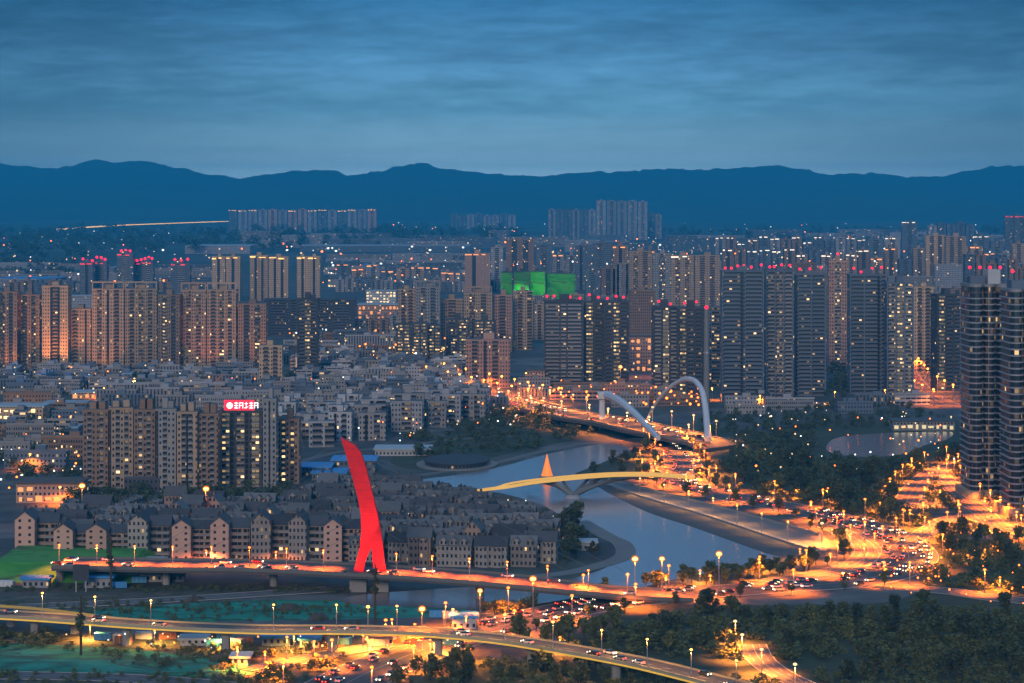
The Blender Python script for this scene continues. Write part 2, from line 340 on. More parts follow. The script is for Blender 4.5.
hm = MB(); NX2, NY2 = 420, 10
for j in range(NY2 + 1):
    for i in range(NX2 + 1):
        x = -9300 + 18600 * i / NX2; y = 15700 + 2300 * j / NY2; k = 1 - abs(j / NY2 - .55) / .55
        e_ = 90 + 130 * mnoise.fractal(Vector((x * .00055, 7.7, .3)), .9, 2.1, 6) + 70 * mnoise.fractal(Vector((x * .003, y * .002, 4.1)), 1, 2, 4)
        hm.v.append((x, y, max(-6, e_ * max(0, k) ** .8 - 6)))
for j in range(NY2):
    for i in range(NX2):
        a = j * (NX2 + 1) + i; hm.f.append((a, a + 1, a + NX2 + 2, a + NX2 + 1)); hm.m.append(0); hm.uv += [(0, 0)] * 4
o = hm.build('hills', M['forest']); setting(o)
for p in o.data.polygons: p.use_smooth = True
def smooth(pts, n=6):
    P = [Vector(p) for p in pts]; res = []
    for i in range(len(P) - 1):
        p0, p1, p2, p3 = P[max(i - 1, 0)], P[i], P[i + 1], P[min(i + 2, len(P) - 1)]
        for k in range(n):
            t = k / n; res.append(.5 * ((2 * p1) + (p2 - p0) * t + (2 * p0 - 5 * p1 + 4 * p2 - p3) * t * t + (3 * p1 - p0 - 3 * p2 + p3) * t ** 3))
    res.append(P[-1]); return res
def closed(pix, z):
    P = [G(a, b, z) for a, b in pix]; n = len(P); res = []
    for i in range(n):
        p0, p1, p2, p3 = P[i - 1], P[i], P[(i + 1) % n], P[(i + 2) % n]
        for k in range(4):
            t = k / 4; res.append(.5 * ((2 * p1) + (p2 - p0) * t + (2 * p0 - 5 * p1 + 4 * p2 - p3) * t * t + (3 * p1 - p0 - 3 * p2 + p3) * t ** 3))
    return res
def sheet(name, pix, z, mat, kind='structure'):
    m = MB(); m.face(closed(pix, z)); o = m.build(name, mat)
    if o.data.polygons[0].normal.z < 0: o.data.flip_normals()
    return setting(o, kind)
RIVER = [(416, 481), (455, 475), (500, 467), (540, 456), (572, 449), (600, 444), (632, 438), (650, 441), (622, 454), (590, 468), (575, 475), (600, 484), (645, 508), (690, 523), (735, 539), (765, 549), (785, 556), (762, 562), (725, 570), (680, 578), (630, 590), (575, 598), (520, 606), (470, 609), (420, 607), (350, 604), (352, 596), (420, 590), (500, 585), (560, 580), (598, 571), (620, 558), (618, 546), (600, 538), (575, 522), (553, 511), (540, 504), (500, 493), (455, 487)]
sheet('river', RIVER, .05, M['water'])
sheet('lake', [(826, 449), (836, 438), (870, 434), (920, 432), (952, 432), (946, 440), (925, 445), (908, 453), (872, 457), (842, 455)], .05, M['water'])
def inside(px, py, poly):
    c = False; n = len(poly)
    for i in range(n):
        (x1, y1), (x2, y2) = poly[i], poly[i - 1]
        if (y1 > py) != (y2 > py) and px < (x2 - x1) * (py - y1) / (y2 - y1) + x1: c = not c
    return c
# banks and open ground
sheet('park_ground', [(690, 470), (740, 440), (830, 420), (960, 425), (965, 470), (900, 500), (960, 540), (1100, 540), (1100, 760), (560, 760), (600, 615), (760, 605), (900, 600), (930, 560), (860, 520), (760, 500)], .012, M['lawn'])
sheet('near_lawn', [(440, 683), (470, 668), (560, 660), (660, 675), (760, 700), (600, 760), (420, 760)], .016, M['lawn'])
sheet('river_meadow', [(575, 474), (600, 462), (640, 446), (658, 447), (650, 462), (640, 476), (610, 480)], .02, M['lawn'])
sheet('north_bank', [(420, 470), (470, 462), (540, 447), (600, 436), (630, 432), (560, 420), (500, 425), (430, 440), (390, 460)], .02, M['lawn'])
sheet('teal_field', [(-60, 646), (60, 645), (160, 652), (250, 664), (240, 676), (120, 678), (-60, 678)], .02, M['teal_net'])
sheet('green_field', [(60, 612), (150, 606), (260, 600), (400, 602), (460, 608), (455, 616), (300, 620), (160, 622), (70, 619)], .02, M['teal_net'])
sheet('bare_earth', [(-80, 590), (150, 584), (360, 583), (350, 592), (250, 597), (100, 604), (-80, 612)], .02, M['earth'])
sheet('site_yard', [(-60, 634), (120, 633), (260, 640), (460, 646), (440, 660), (250, 662), (150, 650), (-60, 645)], .016, M['earth'])

# ------------------------------------------------------------------ roads
def ribbon(name, pts, w, z, mat, kind='structure', off=0.0):
    m = MB(); P = pts; n = len(P); row = []
    for i, p in enumerate(P):
        t = (P[min(i + 1, n - 1)] - P[max(i - 1, 0)]); t.z = 0; t.normalize(); s = Vector((t.y, -t.x, 0))
        c = p + s * off
        row.append((c - s * w / 2, c + s * w / 2))
    for (a, b), (c, d) in zip(row, row[1:]):
        m.face([(a.x, a.y, a.z + z), (b.x, b.y, b.z + z), (d.x, d.y, d.z + z), (c.x, c.y, c.z + z)])
    o = m.build(name, mat)
    if o.data.polygons[0].normal.z < 0: o.data.flip_normals()
    if kind: setting(o, kind)
    return o
def resample(P, step):
    res = []; acc = 0; nxt = 0
    for a, b in zip(P, P[1:]):
        ln = (b - a).length
        while nxt <= acc + ln:
            k = (nxt - acc) / ln; res.append((a.lerp(b, k), (b - a).normalized())); nxt += step
        acc += ln
    return res
def kerb_strip(P, off, z):
    m = MB(); n = len(P); sec = []
    for i, p in enumerate(P):
        t = (P[min(i + 1, n - 1)] - P[max(i - 1, 0)]); t.z = 0; t.normalize(); s = Vector((t.y, -t.x, 0)); c = p + s * off
        sec.append([c - s * .2, c + s * .2])
    for (a, b), (c, d) in zip(sec, sec[1:]):
        for q in ((a, b, d, c),): m.face([Vector((v.x, v.y, v.z + z + .13)) for v in q])
        m.face([(a.x, a.y, a.z + z - .1), (a.x, a.y, a.z + z + .13), (c.x, c.y, c.z + z + .13), (c.x, c.y, c.z + z - .1)]); m.face([(b.x, b.y, b.z + z - .1), (d.x, d.y, d.z + z - .1), (d.x, d.y, d.z + z + .13), (b.x, b.y, b.z + z + .13)])
    setting(m.build('kerb', M['kerb']))
ROADZ = [.2]
def road(pix, w, zs=0.0, n=6, marks=True, kerb=True):
    P = smooth([G(a, b, zs) if not isinstance(zs, (list, tuple)) else G(a, b, zs[i]) for i, (a, b) in enumerate(pix)], n)
    z = ROADZ[0]; ROADZ[0] += .012
    ribbon('road', P, w, z, M['asphalt'])
    if marks:
        m = MB()
        for off in ([0] if w < 10 else [-w / 4, 0, w / 4]):
            for p, t in resample(P, 9 if off else 6):
                s = Vector((t.y, -t.x, 0)); a = p + s * off; b = a + t * (4 if off else 6)
                m.face([a + s * .14 + Vector((0, 0, z + .006)), b + s * .14 + Vector((0, 0, z + .006)), b - s * .14 + Vector((0, 0, z + .006)), a - s * .14 + Vector((0, 0, z + .006))][::-1])
        setting(m.build('road_marking', M['paint']))
    if kerb:
        kerb_strip(P, w / 2, z); kerb_strip(P, -w / 2, z)
    return P
RD = {}
RD['avenue'] = road([(668, 476), (690, 487), (730, 497), (790, 508), (840, 520), (878, 532), (902, 546), (908, 560), (886, 574), (840, 583), (770, 588), (690, 594), (620, 602), (560, 612), (510, 624), (450, 641), (395, 661), (340, 687), (300, 712)], 26)
RD['inner'] = road([(830, 528), (858, 540), (868, 552), (852, 566), (810, 576), (760, 583)], 12)
RD['east'] = road([(902, 548), (930, 530), (955, 518), (990, 522), (1040, 535)], 11)
RD['interchange'] = road([(905, 505), (915, 488), (935, 472), (965, 463), (1040, 452)], 13)
RD['tower_road'] = road([(1010, 540), (985, 515), (962, 498), (945, 480), (935, 470)], 11)
RD['slip'] = road([(662, 443), (676, 456), (684, 468), (672, 480), (700, 491)], 22)
RD['north'] = road([(430, 378), (470, 388), (520, 400), (560, 408)], 22)
RD['north_east'] = road([(905, 372), (918, 388), (940, 402), (962, 410)], 20)
RD['front_right'] = road([(1040, 603), (990, 598), (950, 592), (900, 588)], 14)
RD['corner'] = road([(752, 645), (762, 662), (790, 680), (840, 700)], 10)
RD['bottom_left'] = road([(-60, 676), (60, 677), (160, 681), (260, 690)], 12)
RD['site'] = road([(-60, 611), (60, 606), (160, 601), (256, 595), (330, 590)], 12)
RD['south'] = road([(250, 672), (330, 655), (420, 640), (500, 628)], 11)
RD['far_street'] = road([(625, 330), (640, 345), (640, 372), (640, 395)], 24, marks=False)
RD['mid_street'] = road([(60, 392), (150, 391), (225, 389)], 12, marks=False)
RD['town_street'] = road([(330, 366), (400, 364), (455, 360)], 14, marks=False)
RD['long_street'] = road([(330, 282), (370, 282), (412, 281)], 20, marks=False)
def river_path(pix, w, z, name='path', mat='path'): return ribbon(name, smooth([G(a, b) for a, b in pix]), w, z, M[mat])
sheet('embankment_slope', [(592, 480), (649, 498), (700, 513), (768, 535), (822, 553), (806, 561), (770, 554), (735, 542), (690, 526), (645, 511), (600, 488)], .1, plain('slope_dark', (.10, .10, .10), .9, .35, .1))
sheet('embankment_terrace', [(612, 479), (648, 488.5), (700, 501), (768, 519), (822, 534), (824, 551), (768, 534), (700, 511.5), (649, 496.5), (615, 486)], .14, plain('terrace_grey', (.13, .13, .135), .9, .35, .1))
river_path([(600, 481.5), (649, 498), (700, 513), (768, 535.3), (820, 551.5)], 4.5, .2, 'promenade', 'concrete')
for k, (pa, hh, ww) in enumerate((([(608, 480), (649, 490.5), (700, 503), (768, 521), (818, 535.5)], 1.1, .5), ([(600, 483), (649, 499.6), (700, 514.6), (768, 537), (818, 553)], .9, .4))):
    PP = smooth([G(a, b, .1) for a, b in pa], 6); t_ = thing('river_wall', ['low concrete wall along the top of the river embankment beside the avenue', 'low concrete wall along the lower promenade at the water'][k], 'wall', PP[0]); deck_m = MB()
    for a, b in zip(PP, PP[1:]):
        t = (b - a).normalized(); n_ = Vector((t.y, -t.x, 0)) * ww / 2; q = [a - n_ - PP[0], b - n_ - PP[0], b + n_ - PP[0], a + n_ - PP[0]]; u = Vector((0, 0, hh))
        deck_m.face([v + u for v in q]); deck_m.face([q[0], q[1], q[1] + u, q[0] + u]); deck_m.face([q[2], q[3], q[3] + u, q[2] + u])
    deck_m.build('wall', M['concrete'], t_)
river_path([(400, 478), (450, 471), (500, 462), (540, 452), (580, 444)], 7, .14)
river_path([(500, 580), (560, 574), (598, 566), (624, 556), (622, 544), (606, 536), (580, 521)], 9, .14, 'path', 'stone')
river_path([(300, 462), (340, 452), (400, 447), (450, 440), (520, 436)], 7, .14)

# ------------------------------------------------------------------ haze: one closed box round everything but the sky
hz = MB(); hz.prism([(-9800, -400), (9800, -400), (9800, 24800), (-9800, 24800)], -7, 480, bottom=True)
hmat = bpy.data.materials.new('haze_air'); hmat.use_nodes = True; t = hmat.node_tree; t.nodes.clear()
ho = t.nodes.new('ShaderNodeOutputMaterial'); hv = t.nodes.new('ShaderNodeVolumePrincipled')
HAZE_D = 8.5e-5
hv.inputs['Color'].default_value = (.02, .58, 1.0, 1); hv.inputs['Density'].default_value = HAZE_D; hv.inputs['Anisotropy'].default_value = .2
t.links.new(hv.outputs[0], ho.inputs['Volume'])
try: hmat.cycles.homogeneous_volume = True
except Exception: pass
setting(hz.build('haze', hmat), 'stuff')

# ------------------------------------------------------------------ bridges and elevated roads
def deck_mesh(P, o0, w, th, dz=0.0, off=0.0):
    m = MB(); n = len(P); sec = []
    for i, p in enumerate(P):
        t = P[min(i + 1, n - 1)] - P[max(i - 1, 0)]; t.z = 0; t.normalize(); s = Vector((t.y, -t.x, 0)); c = p - o0 + s * off + Vector((0, 0, dz))
        a, b = c - s * w / 2, c + s * w / 2; k = Vector((0, 0, th))
        sec.append((a, b, b - k, a - k))
    for q, r in zip(sec, sec[1:]):
        for k in range(4): m.face([q[k], q[(k + 1) % 4], r[(k + 1) % 4], r[k]][::-1], 0)
    m.face(sec[0]); m.face(sec[-1][::-1]); return m
def viaduct(name, label, cat, P, w, th, deck_mat, edge_mat, pier_mat, step, group=None, pier_w=1.6, skip=lambda p: False, edge_h=1.0):
    o0 = Vector((P[0].x, P[0].y, 0)); t = thing(name, label, cat, o0, 0, group)
    deck_mesh(P, o0, w, th).build('deck', deck_mat, t)
    for sgn in (-1, 1): deck_mesh(P, o0, .35, edge_h + .5, edge_h, sgn * (w / 2 + .19)).build('parapet', edge_mat, t)
    m = MB()
    for p, tt in resample(P, 9):
        a = p - o0; b = a + tt * 4; s = Vector((tt.y, -tt.x, 0)).normalized() * .14; z = Vector((0, 0, .01))
        m.face([a - s + z, a + s + z, b + s + z, b - s + z])
    m.build('lane_line', M['paint'], t)
    for p, tt in resample(P, step):
        if skip(p): continue
        top = p.z - th - .02; c = p - o0; m = MB()
        s = Vector((tt.y, -tt.x, 0)).normalized(); h = w * .36
        m.tube([(c.x, c.y, 0), (c.x, c.y, top - 1.6), (c.x, c.y, top - 1.5)], [pier_w, pier_w, pier_w], 8)
        a, b = c - s * h, c + s * h; tt2 = tt.normalized() * pier_w; tt2.z = 0
        q = [(a - tt2), (b - tt2), (b + tt2), (a + tt2)]; r = [c - s * pier_w - tt2, c + s * pier_w - tt2, c + s * pier_w + tt2, c - s * pier_w + tt2]
        for k in range(4): m.face([(r[k].x, r[k].y, top - 1.7), (r[(k + 1) % 4].x, r[(k + 1) % 4].y, top - 1.7), (q[(k + 1) % 4].x, q[(k + 1) % 4].y, top), (q[k].x, q[k].y, top)])
        m.face([(v.x, v.y, top) for v in q]); m.build('pier', pier_mat, t)
    return t
# foreground elevated road with the yellow-lit edge
Z1 = 8.0
P1 = smooth([G(-60, 611, Z1), G(40, 616, Z1), (G(150, 624, Z1)), G(256, 628.5, Z1), G(340, 629, Z1), G(420, 631, Z1), G(500, 638, Z1), G(570, 649, Z1), G(640, 662, Z1), G(710, 679, Z1), G(760, 692, Z1)], 6)
M['edge_yellow'] = emit('edge_strip_yellow', (1, .58, .08), .55)
M['edge_conc'] = plain('edge_concrete', (.34, .30, .20), .8)
VI = viaduct('elevated_road', 'long grey elevated road with a yellow glowing edge before the pylon bridge', 'elevated road', P1, 10, .9, M['asphalt'], M['edge_conc'], M['concrete'], 38, edge_h=.6)
o0 = Vector((P1[0].x, P1[0].y, 0))
deck_mesh(P1, o0, .3, .5, -.55, -5.4 if (P1[1] - P1[0]).x < 0 else 5.4).build('light_strip', M['edge_yellow'], VI)
P1b = smooth([G(-60, 606, 6), G(20, 611, 6), G(70, 616.5, 6), G(112, 622, 6)], 6)
viaduct('ramp', 'short grey ramp with pale sides joining the elevated road on its far side', 'ramp', P1b, 8, 1.2, M['asphalt'], M['yellow'], M['concrete'], 30)  # yellow light on the parapets put into their colour
# bridge deck of the red pylon
Z2 = 8.0
P2 = smooth([G(60, 563, Z2), G(120, 564, Z2), G(170, 565, Z2), G(260, 566, Z2), G(370, 571, Z2), G(450, 576, Z2), G(520, 582, 7.2), (G(575, 588, 5.2)), G(615, 592, 3.2), G(650, 594.5, 1.6), G(685, 595.5, .7)], 6)
BR = viaduct('pylon_bridge', 'road bridge deck at the foot of the leaning red pylon', 'bridge', P2, 24, 1.4, M['asphalt'], M['stone'], M['concrete'], 45, skip=lambda p: p.z < 5)
# leaning red pylon: traced outline, real thickness
yb = dist(571) - 3 + 0
d0 = G(369, 571, Z2).y
def pp(px, py): return ((px - 369) * d0 / F, CAM_H - (py - HOR) * d0 / F)
Lf = [pp(*q) for q in [(353, 574), (356, 562), (360, 547), (361.6, 530), (361, 515), (358.8, 500), (354.5, 484), (349.5, 466), (345, 450), (340.8, 437)]]
Rt = [pp(*q) for q in [(386.5, 574), (385, 562), (383.2, 547), (381, 530), (378, 515), (374.5, 500), (370.5, 484), (366, 466), (361, 452), (355.5, 445)]]
Il = [pp(*q) for q in [(363.8, 574), (365, 562), (367, 551.5)]]
Ir = [pp(*q) for q in [(374.5, 574), (373, 562), (371, 551.5)]]
PY = thing('red_pylon', 'tall leaning bright red bridge pylon curved like a blade, split into two legs', 'pylon', (G(369, 571, Z2).x, d0, 0))
def pylon_paint():
    m, t, b = newmat('pylon_red'); tcn = t.nodes.new('ShaderNodeTexCoord'); sx_ = t.nodes.new('ShaderNodeSeparateXYZ'); t.links.new(tcn.outputs['Object'], sx_.inputs[0])
    def mt(op, a, bb):
        n = t.nodes.new('ShaderNodeMath'); n.operation = op
        for i_, v in enumerate((a, bb)):
            if isinstance(v, (int, float)): n.inputs[i_].default_value = v
            else: t.links.new(v, n.inputs[i_])
        return n.outputs[0]
    seam = mt('LESS_THAN', mt('FRACT', mt('DIVIDE', sx_.outputs[2], 3.4), 0), .07)
    ns = t.nodes.new('ShaderNodeTexNoise'); ns.inputs['Scale'].default_value = .35; ns.inputs['Detail'].default_value = 5; t.links.new(tcn.outputs['Object'], ns.inputs['Vector'])
    k = mt('MULTIPLY', mt('ADD', mt('MULTIPLY', ns.outputs[0], .5), .75), mt('SUBTRACT', 1.0, mt('MULTIPLY', seam, .22)))
    vmn = t.nodes.new('ShaderNodeVectorMath'); vmn.operation = 'SCALE'; vmn.inputs[0].default_value = (.72, .006, .012); t.links.new(k, vmn.inputs['Scale'])
    t.links.new(vmn.outputs[0], b.inputs['Base Color']); b.inputs['Roughness'].default_value = .55; b.inputs['Specular IOR Level'].default_value = .25; return m
M['pylon_red'] = pylon_paint()
def floodlight(label, group, p, target, energy, color, cone, prefix='floodlight'):
    t = thing('floodlight', label, 'floodlight', p, 0, group); m = MB(); m.tube([(0, 0, 0), (0, 0, .9)], .12, 6); m.build('stand', M['steel'], t)
    m = MB(); m.box(-.5, .5, -.3, .3, .9, 1.5); m.build('housing', M['roof_dark'], t)
    ld = bpy.data.lights.new('flood_beam', 'SPOT'); ld.energy = energy; ld.color = color; ld.spot_size = R(cone); ld.spot_blend = .6; ld.shadow_soft_size = .4
    o = link('flood_beam', ld, t, (0, 0, 1.7)); o.rotation_euler = (Vector(target) - Vector(p) - Vector((0, 0, 1.7))).to_track_quat('-Z', 'Y').to_euler()
pc = Vector((G(369, 571, Z2).x, d0, Z2))
for i, (dx, dy, tz, tx, en, cone) in enumerate([(-9, -10, 8, 0, 11000, 80), (9, -10, 8, 0, 11000, 80), (-5, -11, 32, -3, 17000, 55), (5, -11, 48, -8, 36000, 40)]):
    floodlight('small floodlight on the deck edge aimed up the red pylon, %s from the left' % ordn((1, 4, 2, 3)[i]), 'floodlights of the red pylon', pc + Vector((dx, dy, .02)), pc + Vector((tx, 0, tz)), en, (1, .28, .16), cone)
m = MB()
def strip(A, B, y0, y1, ends=True):
    for k in range(len(A) - 1):
        a, b, c, d = A[k], B[k], B[k + 1], A[k + 1]; t0 = 1 - .045 * k * 0; 
        m.face([(a[0], y0, a[1]), (b[0], y0, b[1]), (c[0], y0, c[1]), (d[0], y0, d[1])]); m.face([(a[0], y1, a[1]), (d[0], y1, d[1]), (c[0], y1, c[1]), (b[0], y1, b[1])])
        m.face([(a[0], y1, a[1]), (a[0], y0, a[1]), (d[0], y0, d[1]), (d[0], y1, d[1])]); m.face([(b[0], y0, b[1]), (b[0], y1, b[1]), (c[0], y1, c[1]), (c[0], y0, c[1])])
    for q, z in ((0, 0), (len(A) - 1, 1)):
        a, b = A[q], B[q]; m.face([(a[0], y0, a[1]), (a[0], y1, a[1]), (b[0], y1, b[1]), (b[0], y0, b[1])])
apex = [(x, z) for x, z in (Lf[2], Il[2], Ir[2], Rt[2])]
strip(Lf[2:], Rt[2:], -2.0, 2.0); m.build('blade', M['pylon_red'], PY)
m = MB(); strip(Lf[:3], Il[:2] + [((Lf[2][0] + Rt[2][0]) / 2 - .05, Lf[2][1])], -2.0, 2.0); m.build('leg', M['pylon_red'], PY)
m = MB(); strip(Ir[:2] + [((Lf[2][0] + Rt[2][0]) / 2 + .05, Lf[2][1])], Rt[:3], -2.0, 2.0); m.build('leg', M['pylon_red'], PY)
for sgn, A in ((-1, Lf), (1, Rt)):
    for k in range(8):
        u = 2.2 + k * 6.6 / 7; q = int(u); a = [A[q][i_] + (A[q + 1][i_] - A[q][i_]) * (u - q) for i_ in (0, 1)]
        xx = sgn * (22 + k * 11.5); m = MB(); m.tube([(a[0], 0, a[1] - .5), (xx, 0, Z2 + .5)], .075, 5); m.build('cable', M['roof_grey'], PY)
for sx in (-1, 1):
    m = MB(); cx = pp(358.5 if sx < 0 else 380.5, 574)[0]; m.box(cx - 3.4, cx + 3.4, -3.6, 3.6, 0, pp(370, 574.2)[1] - .03); m.build('footing', M['concrete'], PY)

# yellow footbridge over the river
Z3 = 8.0
P3 = smooth([G(478, 491.5, 2.0), G(500, 487.5, 5.5), G(530, 482.3, 7.6), G(575, 477.5, 9), G(610, 475, 9.3), G(640, 474.5, 9), G(668, 475.6, 8), G(692, 477.5, 6.5)], 6)
o3 = Vector((G(573, 500).x, G(573, 498).y, 0))
FB = thing('footbridge', 'slim footbridge glowing yellow on slanted struts over the river', 'bridge', o3)
M['deck_glow'] = emit('deck_glow', (1, .56, .13), .62)
deck_mesh(P3, o3, 7, .7).build('deck', M['stone'], FB)
for sgn in (-1, 1): deck_mesh(P3, o3, .3, 1.7, 1.0, sgn * 3.65).build('railing', M['deck_glow'], FB)
def arc(a, b, sag, n=8): return [a.lerp(b, i / n) + Vector((0, 0, sag * 4 * (i / n) * (1 - i / n))) for i in range(n + 1)]
base = Vector((0, 0, 1.2))
for tgt in ((552, 480.0), (562, 479), (590, 476.5), (603, 475.5)):
    m = MB(); q = G(tgt[0], tgt[1], 8.2) - o3; q.z = 7.9; m.tube([base + (q - base) * .04, q], [1.3, .7], 6); m.build('strut', M['stone'], FB)
for tgt in ((528, 487.5), (652, 481)):
    m = MB(); q = G(tgt[0], tgt[1], 2) - o3; q.z = 4.0; m.tube(arc(base * 1.0, q, 3.2), [1.4, 1.3, 1.1, 1, 1, 1, 1, 1.1, 1.2], 6); m.build('arch_rib', M['stone'], FB)
m = MB(); m.tube([(0, 0, -.1), (0, 0, 1.6)], [4.5, 3.2], 12); m.build('pier', M['concrete'], FB)

# white arch bridge
Z4 = 7.0
P4 = smooth([G(500, 398, 1), G(545, 409, 5), G(580, 416, Z4), G(615, 421, Z4), G(650, 429, Z4), G(685, 436, Z4), G(705, 441, 5), G(720, 447, 2)], 6)
AB = viaduct('arch_bridge', 'wide river bridge under two white leaning arches, full of headlights', 'bridge', P4, 34, 2.4, M['asphalt'], M['stone'], M['concrete'], 55, pier_w=2.2, skip=lambda p: p.z < 6)
oA = AB.location
def arch(pix, rad, d_a, d_b):
    """points traced along the rib; depth runs from d_a to d_b"""
    n = len(pix); pts = []
    for i, (px, py) in enumerate(pix):
        d = d_a + (d_b - d_a) * i / (n - 1); pts.append(Vector(((px - 512) * d / F, d, CAM_H - (py - HOR) * d / F)) - oA)
    return smooth(pts, 4)
dA, dB = G(603, 419, Z4).y, G(658, 440, Z4).y
pts = arch([(606, 395), (618, 400), (632, 411), (646, 425), (658, 438)], 2.6, dA, dB - 6)
m = MB(); m.tube(pts, [3.0 - 1.2 * i / (len(pts) - 1) for i in range(len(pts))], 8); m.build('arch_rib', M['white'], AB)
m = MB(); q = Vector(((602 - 512) * dA / F, dA, 0)) - oA; zz = CAM_H - (397 - HOR) * dA / F; m.tube([(q.x, q.y, -.1), (q.x, q.y, zz)], [2.2, 2.0], 8); m.build('column', M['white'], AB)
m = MB(); m.box(q.x - 3, q.x + 7, q.y - 4, q.y + 4, zz - 1, zz + 3.6); m.build('arch_head', M['white'], AB)
d1, d2 = G(649, 418, Z4).y, G(707, 438, Z4).y
pts = arch([(648, 419), (655, 405), (665, 392), (676, 383), (686, 379), (695, 381), (702, 391), (705.5, 408), (707, 425), (708, 440)], 2.6, d1, d2)
n = len(pts); m = MB(); m.tube(pts, [1.1 + 1.2 * i / (n - 1) for i in range(n)], 8); m.build('arch_rib', M['white'], AB)
# pale mast with red light behind the arch
dm = dist(408); mx = (706.5 - 512) * dm / F; hm_ = CAM_H - (309 - HOR) * dm / F
MA = thing('mast', 'tall slim pale mast with a red light on top, behind the white arches', 'mast', (mx, dm, 0))
m = MB(); m.tube([(0, 0, 0), (0, 0, hm_ * .5), (0, 0, hm_)], [2.3, 2.0, 1.6], 10); m.build('shaft', M['stone'], MA)
m = MB(); m.tube([(0, 0, hm_ * .55), (0, 0, hm_ * .55 + 1.5)], 2.5, 10); m.build('collar', M['steel'], MA)
m = MB(); m.ball((0, 0, hm_ + 1.2), 1.5); m.build('beacon', M['beacon'], MA)

# fountain in the river
fy = dist(477); fx = (547 - 512) * fy / F
FO = thing('fountain', 'orange lit cone-shaped fountain jet standing in the river', 'fountain', (fx, fy, 0))
m = MB(); m.tube([(0, 0, .1), (0, 0, 3), (0, 0, 8), (0, 0, 13)], [3.6, 2.6, 1.3, .2], 10); m.build('jet', M['fountain'], FO)
m = MB(); m.tube([(0, 0, .06), (0, 0, .7)], [4.6, 4.2], 14); m.build('basin', M['stone'], FO)

# ------------------------------------------------------------------ towers
_bay = {}
def bay_mesh(bw, ns, sh, kind, slab, v_off=0):
    """one vertical run of balconies: a comb profile swept across the bay, windows in the recesses"""
    key = (round(bw, 2), ns, round(sh, 3), kind, slab)
    if key in _bay: return _bay[key]
    m = MB(); y0, y1 = (-.25, 1.05) if kind != 'none' else (.55, 1.05); par = 1.05 if kind != 'none' else .35
    for s in range(ns):
        z = s * sh
        m.face([(0, y0, z), (bw, y0, z), (bw, y0, z + par), (0, y0, z + par)], 0)
        m.face([(0, y0, z + par), (bw, y0, z + par), (bw, y1, z + par), (0, y1, z + par)], 0)
        m.face([(0, y1, z + par), (bw, y1, z + par), (bw, y1, z + sh), (0, y1, z + sh)], 1, [(0, s), (bw, s), (bw, s + 1), (0, s + 1)])
        m.face([(0, y1, z + sh), (bw, y1, z + sh), (bw, y0, z + sh), (0, y0, z + sh)], 0)
    n = len(m.v)
    # weld the comb into one piece
    me = m.mesh('balcony_bay', [SLAB[slab], BAYW[kind]]); _bay[key] = weld(me); return me
import bmesh
def weld(me):
    bm = bmesh.new(); bm.from_mesh(me); bmesh.ops.remove_doubles(bm, verts=bm.verts, dist=.001); bm.to_mesh(me); bm.free(); return me
ROOFS = {'beige': 'roof_brown', 'sand': 'roof_brown', 'brown': 'roof_brown', 'dark': 'roof_dark'}
PLACED = []
